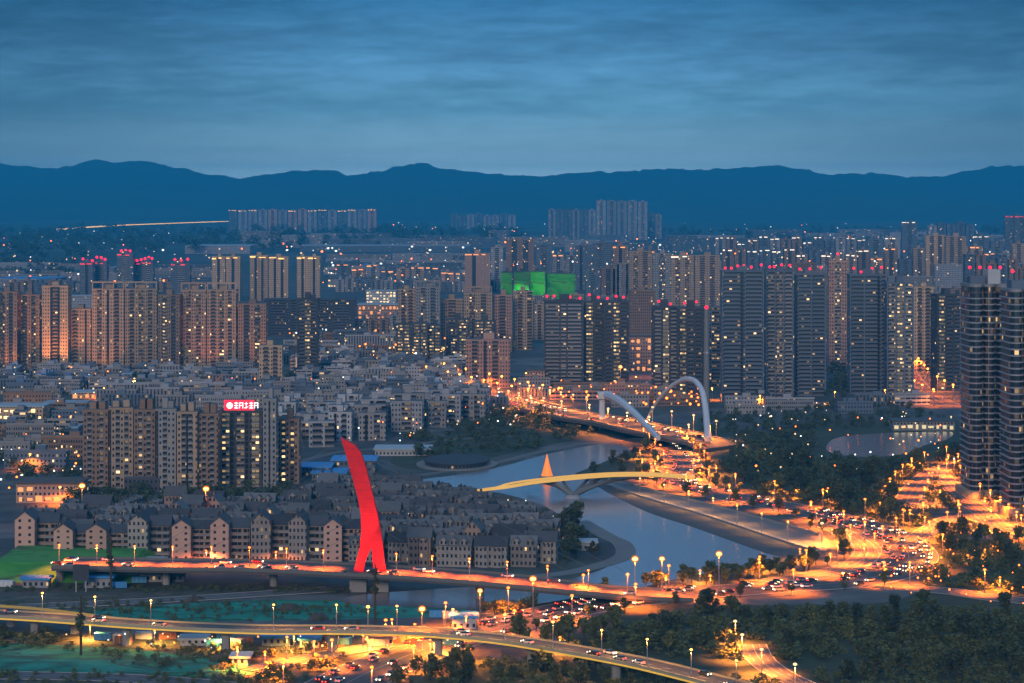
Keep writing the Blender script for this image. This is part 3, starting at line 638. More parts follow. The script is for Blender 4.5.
def tower(label, px0, px1, yt, yb_, tone='beige', bays='p.b.p.b.p', slab=None, depth=16, yaw=0, crown=None, beacons=0, cat='tower block', name='tower_block', sh=3.1, group=None, base=None, roofbox=1, frame=False, fine=True):
    """bays: letters in order along the front - p pier (1), P wide pier (2), b/m/l balcony run with few/some/many lit windows (2), B wide run (4), d dark slot (1)"""
    d = dist(yb_); W = (px1 - px0) * d / F; H = CAM_H - (yt - HOR) * d / F
    W = max(5, (W - depth * abs(math.sin(yaw))) / math.cos(yaw))
    cxw = ((px0 + px1) / 2 - 512) * d / F
    ns = max(3, int(H / sh)); sh2 = H / ns
    t = thing(name, label, cat, (cxw, d + depth / 2, 0), yaw, group)
    if bays is None: bays = 'p'
    bays = bays.replace('.', '')
    wt = {'p': 1.5, 'P': 2.6, 'b': 1.5, 'm': 1.5, 'l': 1.5, 'B': 4, 'M': 4, 'L': 4, 'd': .8, 'q': .5}
    tot = sum(wt[c] for c in bays); x = -W / 2; front = []; bl = []; y0 = -depth / 2
    slab = slab or {'beige': 'brown', 'sand': 'brown', 'pink': 'brown', 'brown': 'dark', 'grey': 'blue', 'pale': 'grey', 'white': 'grey'}.get(tone, tone)
    for c in bays:
        w = W * wt[c] / tot
        if c in 'pPq': front += [(x, y0), (x + w, y0)]
        else:
            rec = 1.1; front += [(x, y0 + rec), (x + w, y0 + rec)]; bl.append((c, x, w))
        x += w
    back = [(x_, -y_) for x_, y_ in reversed(front)] if fine else [(W / 2, depth / 2), (-W / 2, depth / 2)]
    poly = front + back; q = [poly[0]]
    for p in poly[1:]:
        if abs(p[0] - q[-1][0]) + abs(p[1] - q[-1][1]) > .01: q.append(p)
    m = MB(); m.prism(q, 0, H, 0, 1, sh2); m.build('wall', [WALL[tone], M[ROOFS.get(tone, 'roof_grey')]], t)
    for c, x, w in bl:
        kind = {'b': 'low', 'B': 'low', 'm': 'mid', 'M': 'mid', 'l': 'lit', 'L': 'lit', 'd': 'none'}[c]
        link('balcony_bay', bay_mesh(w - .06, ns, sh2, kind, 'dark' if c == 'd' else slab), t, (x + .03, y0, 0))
    # parapet ring
    m = MB(); e = .25
    for (xa, xb, ya, yb2) in ((-W / 2, W / 2, y0 - e, y0 + .15), (-W / 2, W / 2, -y0 - .15, -y0 + e)): pass
    m.prism([(-W / 2 - e, y0 - e), (W / 2 + e, y0 - e), (W / 2 + e, -y0 + e), (-W / 2 - e, -y0 + e)], H + .01, H + 1.3, 0, 1, bottom=True); m.build('parapet', [SLAB[tone], M[ROOFS.get(tone, 'roof_grey')]], t)
    for k in range(roofbox):
        w = min(W * .26, 9); xc = (k + .5) / roofbox * W * .8 - W * .4 + rnd.uniform(-1, 1); hh = rnd.uniform(3.2, 5.5)
        m = MB(); m.box(xc - w / 2, xc + w / 2, -depth * .22, depth * .3, H + 1.31, H + 1.3 + hh, 0, 1); m.build('roof_house', [SLAB[tone], M['roof_grey']], t)
    if frame:
        m = MB(); zt = H + 6.5
        for xc in (-W / 2 + .5, -W / 6, W / 6, W / 2 - .5): m.box(xc - .5, xc + .5, y0 - .1, y0 + .9, H + 1.31, zt)
        m.box(-W / 2, W / 2, y0 - .12, y0 + .92, zt + .01, zt + 1.4); m.build('crown_frame', SLAB[tone], t)
    if crown:
        nseg = max(2, int(W / 11)); hz_ = 2.0 if d < 6000 else 3.4
        for k in range(nseg):
            xa = -W / 2 + W * k / nseg; xb = xa + W / nseg * rnd.uniform(.35, .85); m = MB(); zt = H - rnd.uniform(.2, 1.6); m.box(xa, xb, y0 - .5, y0 - .05, zt - hz_ * rnd.uniform(.5, 1), zt); m.build('crown_light', M[crown], t)
    for k in range(beacons):
        xc = (k + .5) / beacons * W - W / 2 + rnd.uniform(-.04, .04) * W; zt = H + 2 + rnd.uniform(.5, 5.5); yy = rnd.uniform(-.4, .2) * depth
        r = 1.15 * d / 2000
        m = MB(); m.ball((xc, yy, zt), r, 1, 6, 4); m.tube([(xc, yy, H + 1.28), (xc, yy, zt - r * .8)], .15, 5, 0); m.build('beacon', [M['steel'], M['beacon']], t)
    if base:
        m = MB(); m.box(-W / 2 - 4, W / 2 + 4, y0 - 9, y0 - .6, 0, 7.5, 0, 1, 3.7); m.build('podium', [WALL[base], M['roof_grey']], t)
    PLACED.append((px0, px1, yt, yb_)); return t

T = tower
# --- right-hand slabs behind the park
T('dark blue slab of two grid halves with red lights, right of the mast', 722, 764, 272, 401, 'blue', 'qBdqBq', 'blue', 16, 0, None, 6)
T('slab with lit flats in its lower rows, between the two smooth blue grid towers', 766, 794, 272, 398, 'blue', 'qbqmqbq', 'grey', 16, 0, None, 4)
T('smooth dark blue grid tower with a black slot on its left edge', 795, 826, 275, 396, 'blue', 'dqBqBq', 'blue', 18, 0, None, 3)
T('smooth dark blue grid tower with a black slot near its right edge', 850, 886, 276, 394, 'blue', 'qBqBdqb', 'blue', 18, 0, None, 5)
T('slab dotted with bright window columns, right of the last smooth blue tower', 887, 914, 284, 397, 'blue', 'qmqlqmq', 'grey', 16, 0)
T('pale narrow tower block standing in the gap between the smooth blue towers', 829, 847, 262, 372, 'pink', 'pmp', 'grey', 14, 0, None, 1)
T('tan tower block above the orange road junction, beside the dark tower', 914, 934, 288, 372, 'sand', 'pbpbp', None, 16)
T('dark narrow tower with a few yellow windows, above the orange road junction', 934, 961, 296, 391, 'dark', 'qlqbqb', 'dark', 18, R(8))
# --- very near tower on the right edge
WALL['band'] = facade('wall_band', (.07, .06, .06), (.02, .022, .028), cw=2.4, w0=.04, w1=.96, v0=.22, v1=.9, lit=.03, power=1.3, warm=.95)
WALL['band_warm'] = facade('wall_band_warm', (.22, .13, .08), (.05, .035, .025), cw=1.6, w0=.1, w1=.9, v0=.22, v1=.9, lit=.07, power=.9, warm=1.0)  # warm interior light and reflections put into the brown wall colour
def round_tower(label, px0, px1, yt, yb_, lobes, beacons):
    """plan of rounded lobes along the front; every storey has its own pale balcony band"""
    d = dist(yb_); W = (px1 - px0) * d / F; H = CAM_H - (yt - HOR) * d / F; D = 24; sh = 3.2; ns = int(H / sh)
    t = thing('round_tower', label, 'tower block', (((px0 + px1) / 2 - 512) * d / F, d + D / 2, 0))
    def plan(g):
        P = []; x = -W / 2
        for k, (w, r) in enumerate(lobes):
            ww = W * w
            for q in range(9):
                a = math.pi * (1 - q / 8); P.append((x + ww / 2 + math.cos(a) * (ww / 2 - .35 + g), -D / 2 + 3.5 - math.sin(a) * (r + g)))
            x += ww
        return P + [(W / 2 - .35 + g, D / 2 + g), (-W / 2 + .35 - g, D / 2 + g)]
    n = len(plan(0)); m = MB(); m.prism(plan(0), 0, H, 0, 1, sh); o = m.build('wall', [WALL['band'], M['roof_dark'], WALL['band_warm']], t)
    for k in range(len(lobes)):
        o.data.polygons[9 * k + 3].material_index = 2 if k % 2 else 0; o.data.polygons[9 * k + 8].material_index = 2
    m = MB(); m.prism(plan(.75), 0, .62, 0, 0, bottom=True); ring = m.mesh('balcony', [SLAB['pale']])
    for k in range(1, ns): link('balcony', ring, t, (0, 0, k * sh - .2))
    m = MB(); m.prism(plan(.3), H + .01, H + 1.5, 0, 0, bottom=True); m.build('parapet', SLAB['grey'], t)
    m = MB(); m.box(W * .02, W * .32, -6, 6, H + 1.51, H + 9, 0, 0); m.build('roof_house', SLAB['white'], t)
    m = MB(); m.box(-W * .4, -W * .05, -5, 7, H + 1.51, H + 5.5, 0, 0); m.build('plant_room', SLAB['blue'], t)
    for k in range(beacons):
        xc = (k + .5) / beacons * W - W / 2; m = MB(); m.ball((xc, 0, H + 10), .9, 1, 6, 4); m.tube([(xc, 0, H + 1.4), (xc, 0, H + 9.3)], .15, 5, 0); m.build('beacon', [M['steel'], M['beacon']], t)
    m = MB(); m.prism([(x * 1.25, y * 1.3) for x, y in plan(0)], .02, 4.2, 0, 0, bottom=True); m.build('podium', SLAB['sand'], t); PLACED.append((px0, px1, yt, yb_))
round_tower('tall dark round-cornered tower with thin pale balcony bands at the lakeside road', 969, 1010, 287, 498, [(.36, 6), (.3, 4.5), (.34, 6)], 4)
round_tower('dark banded round-cornered tower behind and beside the tallest lakeside one, cut by the edge', 1010, 1056, 292, 516, [(.3, 5), (.4, 6), (.3, 5)], 3)
# --- dark pair in the middle
T('dark broad tower dotted with few windows, leftmost beside the amber market', 544, 583, 302, 388, 'dark', 'qBqbqBq', 'grey', 18, 0, None, 5)
T('dark narrow tower with a yellow lit column, in the middle of the dark trio', 584, 604, 303, 386, 'dark', 'qlqbq', 'dark', 18, 0, None, 2)
T('dark tower with two yellow lit columns, left of the amber street gap', 604, 629, 303, 388, 'dark', 'qbqlqbq', 'dark', 18, 0, None, 3)
T('dark tower with dim yellow bay windows, right of the amber street gap', 653, 677, 308, 392, 'dark', 'qbqlqb', 'grey', 18, 0, None, 2)
T('dark tower with a bright yellow stair column, just left of the pale mast', 678, 704, 309, 396, 'dark', 'qlqbqbq', 'dark', 18, 0, None, 2)
T('short blue office block with white lit floors, right of the pale mast', 709, 723, 308, 388, 'blue', 'qmq', 'blue', 16)
# --- beige row on the left
T('brown tower block at the very left end of the long tan row', -4, 17, 293, 372, 'brown', 'pmpbp', None, 18)
T('brown tower block between the left end and the orange-lit tower', 18, 40, 296, 371, 'brown', 'pbpmp', None, 18)
OT = T('tan tower with two broad piers glowing orange from below, near the left edge', 42, 68, 287, 372, 'sand', 'PdbdP', None, 18)
T('grey tan tower with a black window slot, right of the orange-lit tower', 69, 91, 310, 371, 'beige', 'pbPdp', None, 18)
T('wide tan tower with framed roof and two lit balcony columns, tallest of the tan row', 92, 124, 290, 371, 'beige', 'pmpdpbp', None, 18, 0, None, 0, frame=True)
T('tan tower with framed roof and white window dots, second of the framed ones', 125, 157, 290, 371, 'beige', 'pbpmpbp', None, 18, 0, None, 0, frame=True)
T('tan tower with black slot holding amber windows, middle of the long tan row', 158, 180, 296, 372, 'brown', 'plpbp', None, 18)
T('tan tower with framed roof and many lit bays, right of the amber slot', 181, 206, 291, 371, 'beige', 'pmpmp', None, 18, frame=True)
T('framed tan tower with one dark lit column, near the row end', 207, 236, 291, 371, 'beige', 'pbpmpbp', None, 18, frame=True)
T('lower tan tower closing the right end of the long tan row', 238, 266, 305, 371, 'brown', 'pbpmp', None, 18)
T('small tan tower standing forward in the old town, below the dark slender tower', 259, 282, 347, 391, 'sand', 'pbpbp', None, 14)
T('dark slender tower with one dotted window column, alone behind the old town', 297, 318, 300, 379, 'dark', 'qblbq', 'dark', 16)
# --- middle cluster
for i, (a, b, c, d_, tn, by) in enumerate([(398, 416, 290, 352, 'beige', 'pbpbp'), (416, 440, 288, 354, 'grey', 'pmpbp'), (441, 463, 300, 352, 'beige', 'pbp'), (464, 492, 294, 353, 'beige', 'pmpbp'), (493, 512, 296, 352, 'pink', 'pbp'), (513, 532, 292, 350, 'beige', 'pbpb')]):
    T('grey tan tower in the cluster left of the dark trio, %s from the left' % ordn(i + 1), a, b, c, d_, tn, by, None, 16, frame=i in (1, 3))
for i, (a, b, c, d_) in enumerate([(396, 411, 325, 362), (412, 428, 324, 363), (428, 441, 326, 362), (446, 470, 320, 358), (472, 496, 322, 357)]):
    T('short dark tower with strings of lit windows, %s from the left' % ordn(i + 1), a, b, c, d_, 'dark', 'qlqlq' if i != 3 else 'qmqlq', 'dark', 14)
T('broad pinkish tan block with plain piers, beside the amber market', 466, 510, 341, 388, 'pink', 'pbpdpbpp', None, 18)
# --- mid block in front of the old town
for i, (a, b, c, d_, tn, by) in enumerate([(83, 108, 412, 487, 'brown', 'pbPmp'), (109, 133, 410, 489, 'beige', 'dpbpmp'), (134, 155, 412, 490, 'brown', 'pmpbp'), (156, 176, 411, 492, 'grey', 'dpbpp'), (177, 197, 414, 493, 'beige', 'pbdbp'), (198, 218, 416, 492, 'brown', 'pmpbp')]):
    T('brown grey apartment block beside the red sign tower, %s from the left' % ordn(i + 1), a, b, c, d_, tn, by, 'grey', 17, 0, None, 0, roofbox=2, base='dark' if i == 2 else None)
ST = T('dark glass tower with yellow window dots carrying the red sign', 219, 262, 413, 487, 'dark', 'qldqmdqlq', 'grey', 18, 0)
T('pale slim stair tower attached beside the red sign tower', 263, 276, 401, 490, 'grey', 'PdP', None, 14)
T('lower apartment block with warm windows right of the red sign tower', 277, 299, 421, 484, 'brown', 'plpmp', None, 16)
# sign
sg = dist(487) + 2; x0, x1 = (224 - 512) * sg / F, (254.5 - 512) * sg / F; z0, z1 = CAM_H - (411 - HOR) * sg / F, CAM_H - (400 - HOR) * sg / F
SG = thing('rooftop_sign', 'red glowing roof sign with a white round emblem and white characters', 'sign', ((x0 + x1) / 2, sg, CAM_H - (413 - HOR) * sg / F + 1.3))
zb = SG.location.z; hw = (x1 - x0) / 2; m = MB(); m.box(-hw, hw, -.3, .3, z0 - zb, z1 - zb); m.build('panel', M['sign_red'], SG)
m = MB(); zc = (z0 + z1) / 2 - zb; m.tube([(-hw + 3.2, -.34, zc), (-hw + 3.2, -.5, zc)], 1.7, 14); m.build('emblem', M['sign_white'], SG)
for k in range(5):
    xx = -hw + 5.7 + k * 2.75; m = MB()
    for (a, b, c, d_) in [((0, 2.2, -.2, .2), (0, 2.2, 1.2, 1.5), (.9, 1.3, -1.5, 1.9), (0, 2.2, -1.5, -1.15)), ((0, 2.2, 1.3, 1.65), (0, .35, -1.5, 1.3), (1.8, 2.15, -1.5, 1.3), (0.4, 1.8, -.1, .25)), ((.2, 2, .9, 1.2), (.9, 1.25, -1.6, 1.8), (0, .8, -1.4, -1.1), (1.3, 2.2, -.9, -.6))][k % 3]:
        m.box(xx + a, xx + b, -.5, -.33, zc + c, zc + d_)
    m.build('character', M['sign_white'], SG)
for xx in (-hw + 1, 0, hw - 1): m = MB(); m.box(xx - .25, xx + .25, -.2, .2, -1.29, z0 - zb - .02); m.build('post', M['steel'], SG)

# --- crowned towers beyond the tan row
for i, (a, b, c, d_) in enumerate([(80, 93, 263, 301), (94, 107, 262, 300), (117, 133, 254, 299), (131, 142, 263, 298), (142, 153, 262, 298), (171, 190, 264, 300)]):
    T('lilac tower topped with red lights, %s from the left' % ordn(i + 1), a, b, c, d_, 'blue', 'pbp' if i else 'pdp', 'pale', 18, 0, 'crown_red', 3)
for i, (a, b, c, d_, by) in enumerate([(212, 225, 257, 301, 'pdp'), (226, 240, 257, 301, 'pdp'), (250, 268, 256, 301, 'pdpdp'), (269, 288, 257, 302, 'pdpdp'), (297, 308, 257, 303, 'pdp'), (308, 320, 257, 303, 'pdp')]):
    T('dark tower with warm piers and golden crown, %s from the left' % ordn(i + 1), a, b, c, d_, 'sand', by, 'dark', 20, 0, 'crown_gold', 0)  # floodlighting of the piers put into the lighter sand wall colour
T('long dark green net-wrapped building shell behind the old town', 264, 355, 300, 336, 'dark', 'pBpBpBpBp', 'dark', 30, 0, None, 0, cat='building', name='building_shell')
for i, (a, b, c, d_, tn, by, cr, bc) in enumerate([(465, 490, 254, 296, 'pink', 'pdpp', 'crown_orange', 1), (491, 503, 248, 292, 'pale', 'pbp', None, 0), (506, 534, 240, 284, 'brown', 'pbpbp', None, 0), (536, 552, 246, 287, 'blue', 'pbp', None, 0), (575, 592, 246, 290, 'blue', 'pdpp', None, 0), (593, 612, 244, 292, 'blue', 'pbpp', None, 0), (613, 628, 246, 300, 'brown', 'pdp', 'crown_orange', 0), (629, 652, 252, 308, 'beige', 'pmpbp', None, 0), (653, 671, 254, 312, 'grey', 'pmp', None, 0), (671, 694, 256, 312, 'beige', 'pmpmp', 'crown_white', 0), (695, 720, 256, 312, 'beige', 'pbpbp', None, 0)]):
    T('hazy tower in the skyline above the dark trio, %s from the left' % ordn(i + 1), a, b, c, d_, tn, by, None, 18, 0, cr, bc)
T('broad plain grey brown tower behind the amber street gap', 630, 655, 291, 340, 'brown', 'p', None, 20)
for i, (a, b, c, d_) in enumerate([(501, 512, 273, 300), (514, 529, 272, 301), (530, 545, 272, 300), (546, 575, 274, 299)]):
    t_ = T('low block wrapped in green construction net, %s from the left' % ordn(i + 1), a, b, c, d_, 'dark', 'p', None, 30, name='net_wrapped_block')
    ch = [c for c in t_.children if c.name.startswith('wall')][0]; ch.data.materials[0] = M['green_net']
# right side distance
for i, (a, b, c, d_, tn, by, cr) in enumerate([(926, 946, 236, 290, 'sand', 'pbpbp', None), (946, 966, 237, 292, 'beige', 'pbpbp', None), (902, 917, 222, 262, 'blue', 'pbp', 'crown_white'), (885, 900, 238, 280, 'pale', 'pbp', 'crown_white'), (868, 884, 240, 281, 'blue', 'pbp', None), (973, 990, 236, 268, 'blue', 'pbp', 'crown_white'), (991, 1004, 242, 280, 'blue', 'pbp', None), (1005, 1030, 216, 262, 'blue', 'pbpbp', 'crown_red'), (1000, 1018, 262, 300, 'pink', 'pbp', None)]):
    T('hazy tower in the skyline above the lakeside tower, %s of them' % ordn(i + 1), a, b, c, d_, tn, by, None, 18, 0, cr, 0)
# far rows near the hills
def row(label, x0, x1, n, yt, yb_, tones, crown=None, jit=1.0, names='tower_block', step=0):
    w = (x1 - x0) / n
    for i in range(n):
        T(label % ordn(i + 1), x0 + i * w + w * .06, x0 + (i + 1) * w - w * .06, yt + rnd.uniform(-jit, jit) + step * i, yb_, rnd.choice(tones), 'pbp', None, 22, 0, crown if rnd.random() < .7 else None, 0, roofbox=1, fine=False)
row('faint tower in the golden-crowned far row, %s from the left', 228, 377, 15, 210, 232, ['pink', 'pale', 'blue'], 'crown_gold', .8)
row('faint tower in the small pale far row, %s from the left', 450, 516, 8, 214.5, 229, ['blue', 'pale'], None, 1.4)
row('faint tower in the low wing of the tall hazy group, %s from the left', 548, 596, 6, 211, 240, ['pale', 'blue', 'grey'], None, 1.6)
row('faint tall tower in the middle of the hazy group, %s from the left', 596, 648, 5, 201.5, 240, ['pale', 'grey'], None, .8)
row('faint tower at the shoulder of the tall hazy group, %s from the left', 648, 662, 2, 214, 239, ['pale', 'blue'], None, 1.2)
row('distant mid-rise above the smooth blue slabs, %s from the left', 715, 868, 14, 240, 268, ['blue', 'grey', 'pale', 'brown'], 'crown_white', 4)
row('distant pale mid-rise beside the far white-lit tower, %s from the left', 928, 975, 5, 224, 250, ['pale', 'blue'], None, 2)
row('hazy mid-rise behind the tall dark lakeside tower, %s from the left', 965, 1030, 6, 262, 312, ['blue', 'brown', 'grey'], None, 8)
row('grey tower between the tan cluster and the dark trio, %s from the left', 512, 545, 3, 300, 340, ['grey', 'blue', 'beige'], None, 6)
row('grey mid-rise in the dense middle city, %s from the left', 335, 400, 6, 318, 335, ['grey', 'blue', 'brown'], None, 3)
row('low hazy block beneath the middle skyline, %s from the left', 335, 500, 17, 281, 292, ['pale', 'blue', 'grey'], None, 3)
row('brown mid-rise behind the smooth blue towers, %s from the left', 826, 965, 9, 296, 330, ['brown', 'beige', 'grey'], None, 8)
row('dense block beyond the dark trio and the mast, %s from the left', 585, 725, 9, 268, 300, ['grey', 'blue', 'brown'], None, 6)
row('grey block on the plain behind the tan row, %s from the left', 5, 200, 14, 283, 292, ['blue', 'grey', 'brown'], None, 2)

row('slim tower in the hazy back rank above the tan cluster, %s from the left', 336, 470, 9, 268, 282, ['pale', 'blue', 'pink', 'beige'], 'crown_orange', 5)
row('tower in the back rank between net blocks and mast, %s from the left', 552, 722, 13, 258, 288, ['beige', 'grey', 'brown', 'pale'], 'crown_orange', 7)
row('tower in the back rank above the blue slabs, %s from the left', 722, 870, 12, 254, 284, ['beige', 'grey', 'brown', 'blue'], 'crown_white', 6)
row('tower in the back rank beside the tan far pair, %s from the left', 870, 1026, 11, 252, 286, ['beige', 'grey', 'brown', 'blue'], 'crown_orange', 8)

# ------------------------------------------------------------------ row houses behind the red pylon
WALLH = [facade('house_wall_' + k, c, cw=1.9, w0=.25, w1=.72, v0=.3, v1=.78, lit=.03, power=1.6, var=.35) for k, c in (('grey', (.17, .155, .14)), ('pink', (.27, .19, .155)), ('pale', (.24, .225, .21)))]
def gable(m, x0, x1, y0, y1, z0, z1, zr, ov=.5, axis='x', mw=0, mr=1):
    """walls with gable ends to m[0]; roof slabs to m[1]; ridge along axis"""
    a, b = m
    if axis == 'x':
        a.quad_wall((x0, y0), (x1, y0), z0, z1, mw); a.quad_wall((x1, y1), (x0, y1), z0, z1, mw); ym = (y0 + y1) / 2
        for x, s in ((x0, -1), (x1, 1)):
            p = [(x, y1, z0), (x, y0, z0), (x, y0, z1), (x, ym, zr), (x, y1, z1)]; u = [((q[1] - y0), (q[2] - z0) / 3.1) for q in p]
            a.face(p if s < 0 else p[::-1], mw, u if s < 0 else u[::-1])
        for ya, yb2 in ((y0 - ov, ym), (ym, y1 + ov)):
            za, zb = (z1 - ov * .6, zr) if ya < ym else (zr, z1 - ov * .6)
            p = [(x0 - ov, ya, za + .05), (x1 + ov, ya, za + .05), (x1 + ov, yb2, zb + .05), (x0 - ov, yb2, zb + .05)]; q = [(v[0], v[1], v[2] + .3) for v in p]
            b.face(q); b.face(p[::-1])
            for k in range(4): b.face([p[k], p[(k + 1) % 4], q[(k + 1) % 4], q[k]])
    else:
        a.quad_wall((x1, y0), (x1, y1), z0, z1, mw); a.quad_wall((x0, y1), (x0, y0), z0, z1, mw); xm = (x0 + x1) / 2
        for y, s in ((y0, -1), (y1, 1)):
            p = [(x0, y, z0), (x1, y, z0), (x1, y, z1), (xm, y, zr), (x0, y, z1)]; u = [((q[0] - x0), (q[2] - z0) / 3.1) for q in p]
            a.face(p if s < 0 else p[::-1], mw, u if s < 0 else u[::-1])
        for xa, xb in ((x0 - ov, xm), (xm, x1 + ov)):
            za, zb = (z1 - ov * .6, zr) if xa < xm else (zr, z1 - ov * .6)
            p = [(xa, y0 - ov, za + .05), (xb, y0 - ov, zb + .05), (xb, y1 + ov, zb + .05), (xa, y1 + ov, za + .05)]; q = [(v[0], v[1], v[2] + .3) for v in p]
            b.face(q); b.face(p[::-1])
            for k in range(4): b.face([p[k], p[(k + 1) % 4], q[(k + 1) % 4], q[k]])
def row_house(kind, L_, storeys, wall, roof):
    H = storeys * 3.1; D = 7.2
    t = thing('row_house', 'grey roofed row house', 'house')
    a, b = MB(), MB(); gable((a, b), -L_ / 2, L_ / 2, -D / 2, D / 2, 0, H, H + 3.6); a.build('wall', wall, t); b.build('roof', roof, t)
    if kind != 1:
        for x in ((-L_ * .27, L_ * .27) if kind == 0 else (-L_ * .3, 0, L_ * .3)):
            a, b = MB(), MB(); gable((a, b), x - 1.7, x + 1.7, -D / 2 - .35, -D / 2 + 4.3, H - .5, H + 1.7, H + 3.2, .25, 'y'); d_ = a.build('dormer', WALLH[2], t); b.build('dormer_roof', roof, d_)
    else:
        for x in (-L_ * .22, L_ * .22):
            m = MB(); m.box(x - 1.9, x + 1.9, -D / 2 - 1.3, -D / 2 - .02, 0, H - 1.2, 0, 1); m.build('stair_bay', [wall, roof], t)
    for x in (-L_ * .36, L_ * .12): m = MB(); m.box(x - .5, x + .5, .6, 1.6, H + 2.4, H + 4.9); m.build('chimney', M['roof_dark'], t)
    return t
HP = [row_house(0, 11, 3, WALLH[0], M['roof_grey']), row_house(1, 14, 3, WALLH[2], M['roof_dark']), row_house(2, 15, 3, WALLH[2], M['roof_grey']), row_house(1, 10, 4, WALLH[1], M['roof_grey'])]
def front_house(dark):
    w, r = (WALLH[0] if dark else WALLH[1]), M['roof_dark']
    t = thing('gable_house', 'house with gable end to the road', 'house')
    a, b = MB(), MB(); gable((a, b), -4.3, 4.3, -8, 8, 0, 17.5, 21, .5, 'y'); a.build('gable_wing', WALLH[2] if dark else PINKW, t); b.build('roof', r, t)
    a, b = MB(), MB(); gable((a, b), 4.32, 13.5, -2, 9, 0, 15.5, 19, .4); a.build('wall', w, t); b.build('roof', r, t)
    win = MB(); win.box(-.8, .8, -.1, .1, 0, 1.5, 0, 0); wm = win.mesh('window', [M['glass']]); wl = win.mesh('window', [WINLIT])
    for s in range(5):
        for x in (5.9, 8.6, 11.4):
            o = link('window', wl if rnd.random() < .05 else wm, t, (x, -2.03, 1.2 + s * 3))
    for s in range(4): m = MB(); m.box(7.4, 12.9, -3.3, -2.02, 2.7 + s * 3.05, 3.7 + s * 3.05); m.build('balcony', SLAB['grey'], t)
    m = MB(); m.box(-2.2, -1.2, 2, 3, 19, 22.5); m.build('chimney', M['roof_dark'], t)
    return t
PINKW = facade('gable_pink', (.48, .30, .24), cw=4.3, w0=.36, w1=.64, v0=.35, v1=.75, lit=.03, power=1.0)
WINLIT = emit('window_lit', (1, .72, .35), 1.1)
FH = [front_house(False), front_house(True)]
FIELD = [(18, 541), (85, 524), (200, 521), (290, 516), (330, 501), (395, 499), (440, 505), (485, 515), (520, 527), (552, 534), (560, 542), (548, 556), (535, 568), (500, 570), (350, 563), (20, 562)]
nfh = 0
for i, px in enumerate([28, 66, 100, 140, 183, 222, 262, 300, 333]):
    p = G(px, 560 + rnd.uniform(-5, 1.5), 0); dark = i % 4 == 3 or i == 6
    if px == 30 or (dark and nfh < 100):
        pass
    lab = ('pink-lit gabled house facing the bridge road, %s from the left' % ordn(i + 1)) if not dark else 'grey gabled house facing the bridge road, %s from the left' % ordn(i + 1)
    src = FH[1 if dark else 0]
    if not src.get('used'): src.location = p; src.rotation_euler[2] = .02; src['label'] = lab; src['group'] = 'gabled houses along the bridge road'; src['used'] = 1
    else: dup(src, p, rnd.uniform(-.06, .06), lab, 'gabled houses along the bridge road', (rnd.uniform(.88, 1.05), 1, rnd.uniform(.78, 1.04)))
yy = dist(563); rw = 0; nh = 0; used = set(); YAW = R(-9)
while yy < dist(481) and nh < 285:
    rw += 1; x = (18 - 512) * yy / F + rnd.uniform(0, 10); k = 0
    while x < 30:
        v = rnd.choices((0, 1, 2, 3), (4, 3, 4, 1))[0]; Lh = (11, 14, 15, 10)[v]; side = rnd.random() < .25; Lh = 8 if side else Lh
        p = Vector((x + Lh / 2, yy + rnd.uniform(-1.5, 1.5) - (x + 150) * math.tan(-YAW) * .35, 0)); q = proj(p)
        if inside(q[0], q[1], FIELD) and not (q[0] < 352 and q[1] > 548) and not (100 < q[0] < 250 and q[1] < 500 and rnd.random() < .5):
            k += 1; nh += 1
            lab = 'grey roofed row house, %s in the %s row behind the bridge road' % (ordn(k), ordn(rw)); gp = 'row houses in the estate behind the red pylon'
            if v not in used: used.add(v); HP[v].location = p; HP[v].rotation_euler[2] = YAW; HP[v]['label'] = lab; HP[v]['group'] = gp
            else: dup(HP[v], p, YAW + rnd.uniform(-.05, .05) + (math.pi / 2 if side else 0), lab, gp, (1, 1, rnd.uniform(.78, 1.18)))
        x += Lh + rnd.choice((1.5, 2, 2.5, 5))
    yy += 10.8 if rw % 5 else 14

# ------------------------------------------------------------------ old town of low flat-roofed blocks
def low_block(label, p, w, d, h, yaw, tone, roof, group=None, bays=False, name='low_block', cat='building'):
    t = thing(name, label, cat, p, yaw, group); m = MB(); m.box(-w / 2, w / 2, -d / 2, d / 2, 0, h, 0, 1); m.build('wall', [rnd.choice(STYLE[tone]), M[roof]], t)
    m = MB(); e = .3
    for a, b, c, d_ in ((-w / 2 - e, w / 2 + e, -d / 2 - e, -d / 2 + .1), (-w / 2 - e, w / 2 + e, d / 2 - .1, d / 2 + e)): m.box(a, b, c, d_, h - .4, h + .9); break
    m.build('parapet', SLAB[tone], t)
    x = rnd.uniform(-.3, .1) * w; m = MB(); m.box(x, x + min(6, w * .3), -d * .1, d * .35, h + .01, h + rnd.uniform(2.4, 3.4), 0, 1); m.build('roof_house', [SLAB[tone], M[roof]], t)
    return t
def clear(px, py, wpx=0):
    for a, b, c, d_ in PLACED:
        if a - 2 < px + wpx and px - wpx < b + 2 and d_ - 4 < py < d_ + 3: return False
    return True
